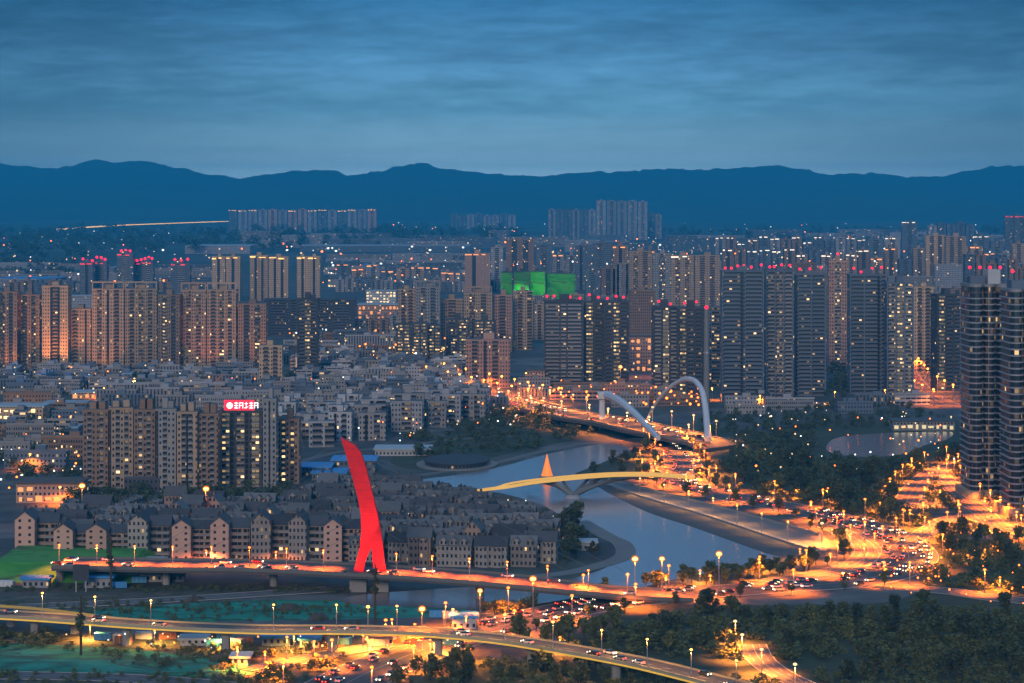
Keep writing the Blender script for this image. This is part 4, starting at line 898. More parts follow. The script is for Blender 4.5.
def town(label, poly, y0, y1, step, tones, roofs, wr, hr, group, limit=80, yaw0=0.0, gap=4, p_=1.0, name='low_block', ceil=None, bays=None):
    y = dist(y0); rows = 0; n = 0; found = []
    while y < dist(y1):
        x0 = min(q[0] for q in poly); x1 = max(q[0] for q in poly)
        x = (x0 - 512) * y / F + rnd.uniform(0, 12)
        while x < (x1 - 512) * y / F:
            w = rnd.uniform(*wr); p = Vector((x + w / 2, y + rnd.uniform(-.2, .2) * step, 0)); q = proj(p)
            if inside(q[0], q[1], poly) and clear(q[0], q[1], w / 2 * F / y) and rnd.random() < p_: found.append((p, w))
            x += w + rnd.uniform(gap * .5, gap * 2)
        y += step * rnd.uniform(.85, 1.2)
    if len(found) > limit: found = rnd.sample(found, limit)
    found.sort(key=lambda c: proj(c[0])[0])
    for i, (p, w) in enumerate(found):
        h = rnd.uniform(*hr)
        if ceil: h = max(8, min(h, CAM_H - (ceil + rnd.uniform(0, 5) - HOR) * p.y / F))
        if bays:
            q = proj(p); T(label % ordn(i + 1), q[0] - w / 2 * F / p.y, q[0] + w / 2 * F / p.y, q[1] - h * F / p.y, q[1], rnd.choice(tones), rnd.choice(bays), None, 12, rnd.uniform(-.12, .12), name=name, cat='building', group=group); PLACED.pop(); continue
        low_block(label % ordn(i + 1), p, w, rnd.uniform(9, 13), h, yaw0 + rnd.uniform(-.12, .12) + (math.pi / 2 if rnd.random() < .12 else 0), rnd.choice(tones), rnd.choice(roofs), group, name=name)
town('blue grey flat-roofed block below the tan row, %s from the left', [(-5, 374), (260, 374), (258, 390), (200, 392), (-5, 398)], 396, 375, 24, ['blue', 'grey', 'pale'], ['roof_blue', 'roof_pale', 'roof_grey', 'roof_pale'], (16, 36), (7, 12), 'old town blocks below the tan row', 84, name='town_block')
town('small pale block by the dark slender tower, %s from the left', [(283, 362), (400, 362), (470, 372), (462, 390), (480, 398), (500, 408), (430, 420), (380, 430), (305, 438), (285, 420)], 432, 362, 19, ['pale', 'blue', 'grey', 'white'], ['roof_grey', 'roof_pale', 'roof_dark'], (11, 22), (8, 15), 'old town blocks near the river', 170, name='town_house')
town('dim low block beside the apartment blocks, %s from the left', [(-5, 400), (82, 398), (82, 470), (-5, 476)], 476, 402, 40, ['grey', 'blue', 'brown'], ['roof_dark', 'roof_grey', 'roof_pale'], (20, 44), (7, 14), 'low blocks left of the apartment blocks', 30, name='town_block')
town('low block behind the red sign, %s from the left', [(90, 396), (255, 394), (300, 400), (306, 420), (90, 412)], 410, 397, 28, ['grey', 'pale', 'blue'], ['roof_grey', 'roof_pale'], (20, 44), (9, 15), 'low blocks behind the apartment blocks', 30, name='town_block')
town('pale mid-height block above the river bend, %s from the left', [(262, 425), (380, 425), (420, 418), (478, 412), (488, 420), (400, 436), (345, 448), (300, 456), (300, 440)], 452, 414, 30, ['white', 'pale', 'grey'], ['roof_grey', 'roof_dark'], (12, 22), (11, 22), 'pale blocks above the river bend', 30, name='mid_rise', bays=['pbpmp', 'qbqb', 'pmp', 'bpbp', 'pdpbp'])
town('low building by the amber market, %s from the left', [(515, 388), (700, 392), (715, 402), (640, 408), (560, 400), (510, 394)], 406, 390, 30, ['pink', 'brown', 'grey'], ['roof_brown', 'roof_grey'], (20, 40), (6, 12), 'low buildings by the amber market', 20, name='market_building')
town('low building under the smooth blue slabs, %s from the left', [(715, 404), (920, 398), (900, 414), (720, 420)], 418, 402, 40, ['grey', 'blue', 'pale'], ['roof_grey', 'roof_dark'], (24, 50), (5, 9), 'low buildings under the blue slabs', 14, p_=.6, name='park_building')
town('grey low block behind the dark slender tower, %s from the left', [(283, 338), (395, 338), (395, 358), (318, 362), (284, 366)], 362, 340, 60, ['blue', 'grey', 'pale', 'brown'], ['roof_pale', 'roof_grey'], (26, 60), (10, 20), 'blocks behind the dark slender tower', 34, name='town_block')
town('low hall beyond the golden crowned towers, %s from the left', [(322, 258), (500, 258), (500, 279), (322, 279)], 278, 259, 230, ['pale', 'grey', 'blue'], ['roof_pale', 'roof_blue', 'roof_grey'], (60, 170), (8, 16), 'low halls on the far plain', 40, name='factory_hall')
town('low shed on the plain above the tan row, %s from the left', [(-5, 268), (210, 268), (210, 288), (-5, 288)], 287, 268, 240, ['pale', 'grey', 'blue'], ['roof_pale', 'roof_blue', 'roof_grey'], (50, 150), (8, 16), 'low sheds on the far plain', 26, name='factory_shed')
town('distant block packed behind the dark trio, %s from the left', [(500, 262), (725, 262), (725, 300), (630, 330), (500, 300)], 330, 263, 190, ['blue', 'grey', 'brown', 'beige'], ['roof_grey'], (30, 60), (30, 75), 'packed middle city blocks', 60, name='mid_rise', ceil=294)
town('distant block packed behind the blue slabs, %s from the left', [(720, 250), (1030, 250), (1030, 300), (830, 310), (720, 300)], 310, 252, 220, ['blue', 'grey', 'brown', 'pale'], ['roof_grey'], (30, 70), (30, 80), 'packed city blocks at the far right', 60, name='mid_rise', ceil=262)
town('faint low block on the dark plain, %s from the left', [(240, 236), (1030, 236), (1030, 252), (240, 252)], 252, 237, 520, ['blue', 'grey', 'pale'], ['roof_pale', 'roof_grey'], (80, 220), (12, 40), 'faint blocks on the dark plain', 46, name='factory_hall')
# long pale roofs and lit halls
def hall(label, px0, px1, yt, yb_, tone, roof, glow=None, depth=24, name='hall', cat='hall'):
    d = dist(yb_); W_ = (px1 - px0) * d / F; h = CAM_H - (yt - HOR) * d / F
    t = thing(name, label, cat, (((px0 + px1) / 2 - 512) * d / F, d + depth / 2, 0)); m = MB(); m.box(-W_ / 2, W_ / 2, -depth / 2, depth / 2, 0, h, 0, 1); m.build('wall', [WALL[tone], M['roof_grey']], t)
    a, b = MB(), MB(); m = MB(); m.box(-W_ / 2 - 1, W_ / 2 + 1, -depth / 2 - 1, depth / 2 + 1, h + .01, h + .8); m.build('roof', M[roof], t)
    if glow:
        n = min(16, max(4, int(W_ / 4.5))); fl_ = max(1, int(h / 4.2)); fl_ = min(fl_, 5)
        for k in range(n):
            for q in range(fl_):
                if q and rnd.random() < .45: continue
                m = MB(); x = -W_ / 2 + (k + .5) * W_ / n; ww = W_ / n * rnd.uniform(.15, .4); zz = h * q / fl_; m.box(x - ww, x + ww, -depth / 2 - .12, -depth / 2 + .05, zz + h / fl_ * rnd.uniform(.1, .3), zz + h / fl_ * rnd.uniform(.5, .8)); m.build('shop_window', M[glow], t)
    return t
hall('long market hall with bright yellow shop fronts beside dark trees at the left edge', -4, 43, 407, 427, 'sand', 'roof_pale', 'shop')
hall('low orange glowing hall with white shop fronts near the left edge', 16, 80, 484, 503, 'pink', 'roof_brown', 'shop_o')
hall('low hall with a pinkish wall behind the brown grey apartment blocks', 53, 83, 418, 427, 'pink', 'roof_pale')
hall('long thin hall with pale roof and orange street front in the old town', 72, 120, 393, 399, 'sand', 'roof_pale', 'shop_o')
hall('long hall with a pale curved roof, left of the red sign tower', 42, 84, 404, 414, 'grey', 'roof_pale')
hall('bright yellow lit pavilion at the far end of the lake', 893, 955, 421.5, 430.5, 'grey', 'roof_grey', 'shop_dim', 18)
hall('large white roofed hall standing behind the orange-lit tan tower', 68, 92, 296, 312, 'pale', 'roof_pale')
hall('white roofed shed behind the left end of the tan row', 33, 42, 297, 308, 'pale', 'roof_pale')
hall('bright blue roofed market shed left of the red pylon top, nearer the apartment blocks', 297, 330, 468, 477, 'blue', 'roof_blue')
hall('bright blue roofed market shed directly behind the red pylon', 332, 375, 461, 472, 'blue', 'roof_blue')
hall('small blue roofed shed just below the other blue market sheds', 312, 345, 474, 480, 'blue', 'roof_blue')
hall('white low riverside building with a flat pale roof by the oval plaza', 375, 430, 450, 456, 'white', 'roof_pale')
hall('pale stair tower block glowing white above the river bend', 388, 398, 380, 394, 'white', 'roof_pale')
hall('bluish white lit block standing at the road bend above the river', 476, 489, 400, 416, 'white', 'roof_pale', None, 12)
hall('white waterside house with a pale roof on the tip of the estate', 578, 596, 543, 551, 'white', 'roof_pale', None, 9)
hall('lit orange hall with glowing windows in the gap behind the dark trio', 630, 652, 337, 372, 'pink', 'roof_brown', 'shop_o', 20)
hall('pink brown market building at the left foot of the dark trio', 527, 545, 371, 390, 'pink', 'roof_brown', 'shop_o', 20)
hall('orange lit mall with shop windows left of the tan cluster', 358, 400, 305, 330, 'pink', 'roof_pale', 'shop_o', 40)
hall('long low hall with a lit yellow eaves line beyond the golden towers', 328, 370, 279, 287, 'grey', 'roof_dark', 'shop', 60)
hall('white lit office with bright windows left of the tan cluster', 366, 396, 291, 306, 'white', 'roof_pale', 'shop', 30)
hall('blue grey long factory roof on the plain below the small pale row', 300, 470, 246, 252, 'blue', 'roof_pale', None, 200)
hall('pale factory hall on the dark plain right of the lilac towers', 185, 250, 246, 254, 'pale', 'roof_pale', None, 200)
hall('bluish factory hall at the left edge of the dark plain', -4, 55, 279, 287, 'blue', 'roof_blue', None, 120)
# oval plaza by the river
op = G(457, 465); OV = thing('oval_hall', 'dark oval low building with a pale rim beside the river bend', 'building', op)
m = MB(); rx, ry = 19, 27; ring = [(rx * math.cos(2 * math.pi * k / 32), ry * math.sin(2 * math.pi * k / 32)) for k in range(32)]; m.prism(ring, 0, 2.8); m.build('wall', WALL['dark'], OV)
m = MB(); m.prism([(x * 1.04, y * 1.04) for x, y in ring], 2.81, 3.6, bottom=True); m.build('roof', M['roof_dark'], OV)
m = MB(); m.prism([(x * 1.28, y * 1.2) for x, y in ring], .02, .9, bottom=True); m.build('terrace', M['stone'], OV)
# far expressway whose glowing parapets stand in for its lamps, below the hills
P5 = [G(60, 229.5, 12), G(110, 226, 12), (G(170, 223.5, 12)), G(226, 221.5, 12)]
viaduct('far_expressway', 'far raised expressway with golden glowing parapets in place of lamps below the hills', 'elevated road', smooth(P5, 4), 30, 3, M['asphalt'], M['crown_gold'], M['concrete'], 400, pier_w=3, edge_h=2.5)
# construction site, lower left
MD = thing('earth_mound', 'flat-topped earth mound wrapped in green net beside the bridge road', 'mound', G(60, 583))
m = MB(); a, b = -30, 33; m.face([(a, 0, 0), (b, 0, 0), (b - 6, 14, 6.5), (a, 14, 6.5)]); m.face([(a, 14, 6.5), (b - 6, 14, 6.5), (b - 6, 62, 6.5), (a, 62, 6.5)]); m.face([(b, 0, 0), (b, 70, 0), (b - 6, 62, 6.5), (b - 6, 14, 6.5)]); m.face([(a, 0, 0), (a, 14, 6.5), (a, 62, 6.5), (a, 70, 0)]); m.face([(b, 70, 0), (a, 70, 0), (a, 62, 6.5), (b - 6, 62, 6.5)])
m.build('net', M['green_net'], MD)
for i, (a, b, c, d_, tn, rf) in enumerate([(128, 146, 562, 571, 'white', 'roof_blue'), (146, 163, 561, 569, 'white', 'roof_pale'), (118, 138, 572, 581, 'pale', 'roof_pale'), (140, 170, 571, 582, 'white', 'roof_pale'), (22, 48, 580, 588, 'pale', 'roof_blue'), (84, 112, 578, 588, 'pale', 'roof_blue'), (172, 184, 574, 582, 'blue', 'roof_grey'), (320, 352, 634, 643, 'blue', 'roof_blue'), (262, 290, 638, 646, 'blue', 'roof_blue'), (300, 318, 640, 648, 'pale', 'roof_blue'), (368, 392, 636, 646, 'white', 'roof_pale'), (452, 476, 618, 630, 'white', 'roof_blue'), (232, 248, 658, 666, 'white', 'roof_pale'), (180, 205, 640, 646, 'white', 'roof_pale')]):
    hall('pale site hut near the elevated road, %s one listed from the green mound' % ordn(i + 1), a, b, c, d_, tn, rf, None, 7, 'site_hut', 'hut')
def container(label, p, rz, mat):
    t = thing('container', label, 'container', p, rz, 'containers on the construction site'); m = MB(); m.box(-3, 3, -1.2, 1.2, .15, 2.6); m.build('body', mat, t)
    for x in (-2.9, -1, 1, 2.9): m = MB(); m.box(x - .06, x + .06, -1.27, -1.19, .2, 2.55); m.build('rib', M['steel'], t)
    for s_ in (-1, 1): m = MB(); m.box(3.01, 3.08, .03 if s_ > 0 else -1.15, 1.15 if s_ > 0 else -.03, .2, 2.5); m.build('door', mat, t)
cc = sorted([(rnd.uniform(100, 450), rnd.uniform(637, 650)) for _ in range(16)] + [(rnd.uniform(5, 170), rnd.uniform(577, 588)) for _ in range(9)] + [(rnd.uniform(400, 470), rnd.uniform(617, 628)) for _ in range(5)])
for i, c in enumerate(cc): container('small steel container on the roadworks site, %s from the left' % ordn(i + 1), G(*c), rnd.uniform(-.4, .4), [M['roof_blue'], M['white'], M['orange_net'], M['concrete'], M['roof_blue']][i % 5])
for i, (x, y) in enumerate(sorted((rnd.uniform(60, 420), rnd.uniform(598, 660)) for _ in range(12))):
    t = thing('earth_pile', 'low heap of dark earth on the roadworks site, %s from the left' % ordn(i + 1), 'earth pile', G(x, y), rnd.uniform(0, 3), 'earth heaps on the site'); m = MB(); n_ = 10
    rr = [rnd.uniform(.7, 1.2) * 6 for _ in range(n_)]; ra = [(r_ * math.cos(6.283 * k / n_), r_ * .6 * math.sin(6.283 * k / n_), 0) for k, r_ in enumerate(rr)]; rb = [(x_ * .5 + rnd.uniform(-.5, .5), y_ * .5, rnd.uniform(1.2, 1.9)) for x_, y_, _ in ra]
    for k in range(n_): m.face([ra[k], ra[(k + 1) % n_], rb[(k + 1) % n_], rb[k]]); m.face([rb[k], rb[(k + 1) % n_], (0, 0, 2.5)])
    m.build('heap', M['earth'], t)
BB = thing('billboard', 'dark square billboard standing on two posts by the green mound', 'billboard', G(81, 592)); m = MB(); m.box(-3.2, 3.2, -.25, .25, 4.5, 11.2); m.build('panel', M['roof_dark'], BB)
for x in (-2, 2): m = MB(); m.box(x - .2, x + .2, -.2, .2, 0, 4.48); m.build('post', M['steel'], BB)

# ------------------------------------------------------------------ trees
def leaf_cloud(rs, h, rx, n, lo=.28, leaf=.75, pointed=False):
    r = random.Random(rs); blobs = []
    for k in range(9 if not pointed else 14):
        z = h * r.uniform(lo + .05, .95); f = 1 - abs((z / h - .6)) * 1.25 if not pointed else max(.08, 1.05 - z / h)
        w = r.uniform(0, 6.28); q = r.uniform(.15, .75) * rx * max(f, .2); blobs.append((q * math.cos(w), q * math.sin(w), z, rx * r.uniform(.34, .58) * (max(.35, f) if pointed else 1)))
    V = []; Fc = []
    for k in range(n):
        b = r.choice(blobs); d = Vector((r.gauss(0, 1), r.gauss(0, 1), r.gauss(0, .8))).normalized() * b[3] * r.uniform(.55, 1.05)
        c = Vector(b[:3]) + d; a = Vector((r.uniform(-1, 1), r.uniform(-1, 1), r.uniform(-.6, .6))).normalized(); bb = a.cross(Vector((r.uniform(-1, 1), r.uniform(-1, 1), r.uniform(-1, 1)))).normalized()
        s = leaf * r.uniform(.6, 1.3); i = len(V); V += [tuple(c - a * s), tuple(c + bb * s * .7), tuple(c + a * s), tuple(c - bb * s * .7)]; Fc.append((i, i + 1, i + 2, i + 3))
    return V, Fc
CROWNS = []
for k, (h, rx, n, pt, mt) in enumerate([(11, 4.2, 420, False, 'leaf'), (9, 4.0, 380, False, 'leaf_dark'), (13, 4.6, 480, False, 'leaf_dark'), (7, 3.0, 260, False, 'leaf'), (13, 2.8, 340, True, 'leaf_dark'), (10, 3.4, 360, False, 'leaf')]):
    V, Fc = leaf_cloud(50 + k, h, rx, n, pointed=pt); me = bpy.data.meshes.new('crown'); me.from_pydata(V, [], Fc); me.materials.append(M[mt])
    m = MB(); m.tube([(0, 0, -.1), (.1, .05, h * .3), (0, .1, h * .62)], [.32, .24, .1], 6)
    for w in (.5, 2.6, 4.6): m.tube([(.08, .05, h * .28), (rx * .35 * math.cos(w), rx * .35 * math.sin(w), h * .55), (rx * .55 * math.cos(w), rx * .55 * math.sin(w), h * .7)], [.17, .1, .04], 5, 0, False)
    CROWNS.append((me, m.mesh('trunk', [M['bark']]), (V, Fc), mt))
def tree(p, k, s, label, group, name='tree'):
    t = thing(name, label, 'tree', p, rnd.uniform(0, 6.28), group); t.scale = (s * rnd.uniform(.9, 1.15), s * rnd.uniform(.9, 1.15), s)
    link('crown', CROWNS[k][0], t); link('trunk', CROWNS[k][1], t); return t
NTREE = [0]; LAKEV2 = [(812, 430), (960, 428), (958, 450), (935, 464), (860, 474), (812, 466)]
def grove(label, poly, n, group, ks=(0, 1, 2, 5), s=(.75, 1.2), ok=lambda px, py: True):
    P = []; tries = 0; xs = [q[0] for q in poly]; ys = [q[1] for q in poly]
    ya, yb_ = dist(max(ys)), dist(min(ys))
    while len(P) < n and tries < n * 60:
        tries += 1; y = rnd.uniform(ya, yb_); px = rnd.uniform(min(xs), max(xs)); p = Vector(((px - 512) * y / F, y, 0)); q = proj(p)
        if inside(q[0], q[1], poly) and ok(*q) and not near_road(p) and all((p - o).length > 4.5 for o in P): P.append(p)
    P.sort(key=lambda p: proj(p)[0])
    for i, p in enumerate(P): tree(p, rnd.choice(ks), rnd.uniform(*s), label % ordn(i + 1), group); NTREE[0] += 1
WID = {'avenue': 26, 'inner': 12, 'east': 11, 'interchange': 13, 'tower_road': 11, 'slip': 22, 'front_right': 14, 'corner': 10, 'south': 11}
RPTS = [(q, w / 2 + 2.5) for k, w in WID.items() for q, _ in resample(RD[k], 8)]
def near_road(p):
    for q, w in RPTS:
        if abs(q.x - p.x) < w and abs(q.y - p.y) < w + 4 and (q.x - p.x) ** 2 + (q.y - p.y) ** 2 < w * w: return True
    return False
grove('dark tree in the wood below the avenue, %s from the left', [(560, 650), (640, 634), (690, 616), (760, 612), (800, 625), (960, 612), (1024, 625), (1024, 660), (830, 655), (770, 652), (650, 655), (600, 655)], 62, 'wood below the avenue', s=(.5, .9))
grove('leafy tree in the near corner wood, %s from the left', [(800, 660), (1024, 662), (1024, 690), (810, 690)], 20, 'near corner wood', (1, 2, 0), (.55, .9))
grove('bushy tree in front of the elevated road, %s from the left', [(380, 668), (470, 662), (560, 668), (640, 672), (700, 684), (480, 690), (380, 690)], 22, 'trees at the near edge', (0, 1, 5), (.5, .9))
grove('tree between the elevated road and the avenue, %s from the left', [(500, 648), (560, 641), (600, 634), (625, 636), (590, 652), (530, 650)], 9, 'trees beside the avenue', (3, 0), (.7, 1))
grove('bush-like tree on the river bank by the avenue, %s from the left', [(635, 588), (700, 582), (770, 572), (815, 562), (820, 568), (770, 580), (700, 588), (640, 591)], 30, 'trees on the bank above the avenue', (3, 5), (.6, .95))
grove('park tree between lake and avenue, %s from the left', [(735, 470), (760, 455), (820, 458), (870, 462), (930, 455), (960, 460), (900, 480), (885, 505), (930, 520), (900, 525), (850, 510), (790, 498), (740, 486)], 46, 'park trees by the lake', (0, 1, 2), (.7, 1.15), lambda a, b: not inside(a, b, LAKEV2))
grove('tree at the foot of the lakeside towers, %s from the left', [(930, 545), (960, 535), (1024, 545), (1024, 600), (950, 588), (920, 575)], 22, 'trees at the foot of the lakeside towers', s=(.55, .95))
grove('tree on the river meadow under the arch bridge, %s from the left', [(580, 474), (612, 458), (645, 447), (655, 452), (640, 470), (610, 478)], 14, 'trees on the river meadow', (3, 1), (.5, .8))
grove('tree on the waterside tip of the estate, %s from the left', [(545, 535), (575, 530), (605, 545), (612, 553), (590, 562), (545, 568)], 14, 'trees on the estate tip', (1, 2), (.7, 1.1))
rt_ = []
for key, offs, stp in (('avenue', (-17.5, 17.5), 21), ('interchange', (-11, 11), 20), ('slip', (-15, 15), 22), ('east', (-9.5,), 18), ('inner', (8.5,), 18)):
    for off in offs:
        for p, t in resample(RD[key], stp):
            sd_ = Vector((t.y, -t.x, 0)).normalized(); q = p + sd_ * (off + rnd.uniform(-1, 1.5)) + t * rnd.uniform(-5, 5); q.z = 0; w = proj(q)
            if 480 < w[0] < 1030 and w[1] < 640 and not inside(w[0], w[1], RIVER) and all((q - o).length > 6 for o, _ in rt_) and not any((q - c).length < w_ - 2 for c, w_ in RPTS): rt_.append((q, w[0]))
rt_.sort(key=lambda c: c[1])
for i, (q, _) in enumerate(rt_[:76]): tree(q, rnd.choice((0, 3, 5)), rnd.uniform(.45, .8), 'small lamplit tree beside the glowing road, %s from the left' % ordn(i + 1), 'roadside trees')
print('TREES', NTREE[0], len(rt_))
# the mass of trees further off, and undergrowth, that reads as one
LAKEV = [(812, 430), (960, 428), (958, 446), (935, 459), (868, 467), (814, 460)]
def mass(name, polys, mt, seed):
    r = random.Random(seed); V = []; Q = []; base = 0
    for poly, n, s0, s1 in polys:
        xs = [q[0] for q in poly]; ys = [q[1] for q in poly]; ya, yb_ = dist(max(ys)), dist(min(ys)); c = 0; tr = 0
        while c < n and tr < n * 30:
            tr += 1; y = r.uniform(ya, yb_); px = r.uniform(min(xs), max(xs)); p = Vector(((px - 512) * y / F, y, 0)); q = proj(p)
            if not inside(q[0], q[1], poly) or near_road(p) or inside(q[0], q[1], RIVER) or inside(q[0], q[1], LAKEV): continue
            c += 1; v, f = CROWNS[r.choice((0, 1, 3))][2]; A = np.array(v); nf = len(f); sel = np.array(r.sample(range(nf), nf // 3 if s1 < 1.6 else nf // 4)); w = r.uniform(0, 6.28); s = r.uniform(s0, s1)
            A = A.reshape(nf, 4, 3)[sel].reshape(-1, 3) * s * np.array([1.15, 1.15, .8]); A[:, 2] -= s * 1.6
            B = np.empty_like(A); B[:, 0] = A[:, 0] * math.cos(w) - A[:, 1] * math.sin(w) + p.x; B[:, 1] = A[:, 0] * math.sin(w) + A[:, 1] * math.cos(w) + p.y; B[:, 2] = A[:, 2]
            V.append(B); Q.append(np.arange(len(B)) + base); base += len(B)
    V = np.concatenate(V); Q = np.concatenate(Q); nf = len(Q) // 4
    me = bpy.data.meshes.new(name); me.vertices.add(len(V)); me.vertices.foreach_set('co', V.ravel()); me.loops.add(len(Q)); me.loops.foreach_set('vertex_index', Q.astype(np.int32)); me.polygons.add(nf); me.polygons.foreach_set('loop_start', np.arange(0, len(Q), 4, dtype=np.int32)); me.polygons.foreach_set('loop_total', np.full(nf, 4, dtype=np.int32)); me.update(calc_edges=True)
    me.materials.append(M[mt]); setting(link(name, me), 'stuff')
mass('woodland', [([(715, 470), (745, 440), (830, 425), (825, 455), (880, 462), (960, 440), (965, 470), (900, 500), (960, 540), (860, 515), (760, 495)], 430, .6, 1.05),
                  ([(690, 432), (720, 410), (900, 402), (960, 425), (830, 430), (740, 450)], 260, .5, .85),
                  ([(400, 440), (470, 425), (520, 424), (560, 428), (600, 430), (560, 446), (470, 458), (420, 462)], 110, .6, 1.1),
                  ([(500, 412), (560, 418), (600, 425), (540, 428), (480, 424)], 60, .7, 1.2),
                  ([(185, 378), (232, 378), (232, 390), (185, 390)], 45, 1.0, 1.5), ([(120, 382), (148, 382), (148, 393), (120, 393)], 25, 1.0, 1.5), ([(0, 378), (100, 376), (100, 396), (0, 398)], 40, .7, 1.1),
                  ([(20, 540), (200, 524), (300, 516), (400, 502), (520, 528), (560, 545), (530, 566), (350, 560), (20, 556)], 130, .4, .75), ([(905, 470), (960, 468), (985, 500), (955, 515), (915, 500)], 50, .4, .7), ([(85, 494), (280, 492), (300, 505), (180, 510), (60, 512)], 110, .7, 1.1), ([(0, 425), (80, 430), (80, 482), (0, 484)], 70, .7, 1.2),
                  ([(285, 380), (300, 380), (300, 400), (285, 400)], 20, .9, 1.3), ([(298, 420), (318, 420), (318, 445), (298, 445)], 22, .9, 1.2), ([(320, 340), (470, 350), (470, 375), (330, 372)], 60, .7, 1.2),
                  ([(915, 335), (936, 335), (936, 372), (915, 372)], 60, 1.5, 2.5), ([(826, 360), (850, 360), (850, 398), (826, 398)], 50, 1.0, 1.6)], 'leaf_dark', 5)
mass('undergrowth', [([(400, 668), (560, 662), (660, 672), (740, 683), (1024, 640), (1024, 700), (400, 700)], 420, .3, .55), ([(560, 650), (690, 616), (900, 612), (1024, 612), (1024, 660), (700, 660)], 520, .4, .75), ([(900, 455), (1000, 455), (1024, 520), (960, 540), (905, 545)], 140, .3, .6),
                     ([(-40, 634), (60, 636), (60, 648), (-40, 648)], 60, .4, .6), ([(930, 540), (1024, 545), (1024, 600), (920, 585)], 120, .4, .7), ([(60, 600), (350, 604), (360, 626), (60, 620)], 110, .2, .35), ([(-20, 586), (250, 588), (350, 590), (350, 594), (-20, 592)], 120, .18, .32), ([(-40, 604), (250, 606), (420, 612), (420, 616), (-40, 612)], 120, .15, .3), ([(60, 648), (460, 646), (440, 664), (240, 676), (100, 664)], 110, .2, .45), ([(230, 655), (330, 652), (390, 668), (300, 690), (220, 690)], 60, .3, .6), ([(-20, 672), (200, 674), (250, 684), (-20, 690)], 80, .2, .4), ([(470, 606), (560, 606), (590, 600), (500, 616)], 60, .3, .5)], 'leaf', 6)
mass('far_woods', [([(0, 232), (520, 232), (520, 244), (0, 262)], 420, 3.0, 6.0), ([(0, 262), (80, 262), (80, 282), (0, 282)], 60, 1.5, 3), ([(660, 232), (1024, 230), (1024, 250), (700, 246)], 200, 2.5, 5)], 'leaf_dark', 8)

# tall slim mast-like conifers in front
for i, (px, yt, yb_) in enumerate([(81, 595, 655), (375, 563, 628), (111, 536, 590)]):
    d = dist(yb_); h = (yb_ - yt) * d / F
    t = thing('slim_conifer', ['tall dark slim conifer-like mast over the teal net field', 'tall dark slim conifer-like mast just right of the red pylon foot', 'dark slim conifer-like mast beside the green mound and site huts'][i], 'mast', G(px, yb_))
    m = MB(); m.tube([(0, 0, 0), (0, 0, h)], [.5, .25], 6); m.build('trunk', M['bark'], t)
    V, Fc = leaf_cloud(80 + i, h, 2.6, 420, lo=.4, leaf=.5, pointed=False); V = [(x * .75, y * .75, z) for x, y, z in V]; me = bpy.data.meshes.new('crown'); me.from_pydata(V, [], Fc); me.materials.append(M['leaf_dark']); link('crown', me, t)

# ------------------------------------------------------------------ lamps
def lamp(name, h, headmat, hr, energy, color, arm=1.6, lz=-.6, cone=146, halo_globe=0):
    t = thing(name, 'street lamp', 'street lamp')
    m = MB(); m.tube([(0, 0, 0), (0, 0, h * .5), (0, 0, h)], [.22, .16, .11], 6); m.build('post', M['steel'], t)
    m = MB(); m.tube([(-arm, 0, h - .1), (0, 0, h + .12), (arm, 0, h - .1)], .09, 5); m.build('arm', M['steel'], t)
    m = MB(); m.ball((0, 0, h + hr * .4), hr, 0, 8, 5, .7); m.build('lamp_head', headmat, t)  # head made oversized to stand in for its bloom
    if halo_globe: m = MB(); m.ball((0, 0, h + hr * .4), hr * halo_globe, 0, 10, 6, .9); m.build('halo_globe', M['halo_globe'], t)  # added glowing shell that stands in for the lamp's halo
    if energy:
        ld = bpy.data.lights.new('lamp_light', 'SPOT'); ld.spot_size = R(cone); ld.spot_blend = .45; ld.energy = energy; ld.color = color; ld.shadow_soft_size = .5
        link('lamp_light', ld, t, (0, 0, h + lz))
    return t
gm, gt_, gb = newmat('halo_glow'); gt_.nodes.remove(gb); ge = gt_.nodes.new('ShaderNodeEmission'); ge.inputs[0].default_value = (1, .23, .02, 1); ge.inputs[1].default_value = 1.1  # half-clear glow painted as the halo round bright lamps
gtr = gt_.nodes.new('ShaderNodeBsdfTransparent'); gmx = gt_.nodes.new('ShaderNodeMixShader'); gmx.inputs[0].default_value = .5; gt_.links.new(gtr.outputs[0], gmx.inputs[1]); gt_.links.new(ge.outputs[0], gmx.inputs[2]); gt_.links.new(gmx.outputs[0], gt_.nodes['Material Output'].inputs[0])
gm.cycles.emission_sampling = 'NONE'; M['halo_globe'] = gm; M['lampB'] = emit('lamp_bright', (1, .40, .06), 22)
ORANGE = (1, .19, .012)
LAMP_E = 85000
LP = dict(big=lamp('street_lamp', 12, M['lampB'], .8, LAMP_E, ORANGE, halo_globe=1.5), small=lamp('street_lamp', 9, M['lampE'], .6, LAMP_E * 1.0, ORANGE, cone=128), yel=lamp('street_lamp', 10, M['lampY'], .5, LAMP_E * .16, (1, .42, .09)),
          red=lamp('street_lamp', 9, M['lampE'], .6, LAMP_E * .95, (1, .13, .014), cone=116), gable=lamp('street_lamp', 7, M['lampE'], .6, LAMP_E * .5, (1, .25, .07), cone=178), park=lamp('street_lamp', 5, M['lampE'], .45, LAMP_E * .42, (1, .27, .02), arm=.6, cone=178), under=lamp('street_lamp', 8, M['lampY'], .5, LAMP_E * .4, (1, .45, .06), cone=165), white=lamp('street_lamp', 8, M['lampW'], .7, LAMP_E * 1.3, (1, .27, .035), cone=138), far=lamp('street_lamp', 24, M['lampC'], 4.2, 0, None, 3))
LU = set()
def put_lamp(kind, p, label, group, s=1.0):
    if kind not in LU:
        LU.add(kind); t = LP[kind]; t.location = p; t['label'] = label; t['group'] = group; t.scale = (s, s, s); return t
    return dup(LP[kind], p, rnd.uniform(0, 3), label, group, s)
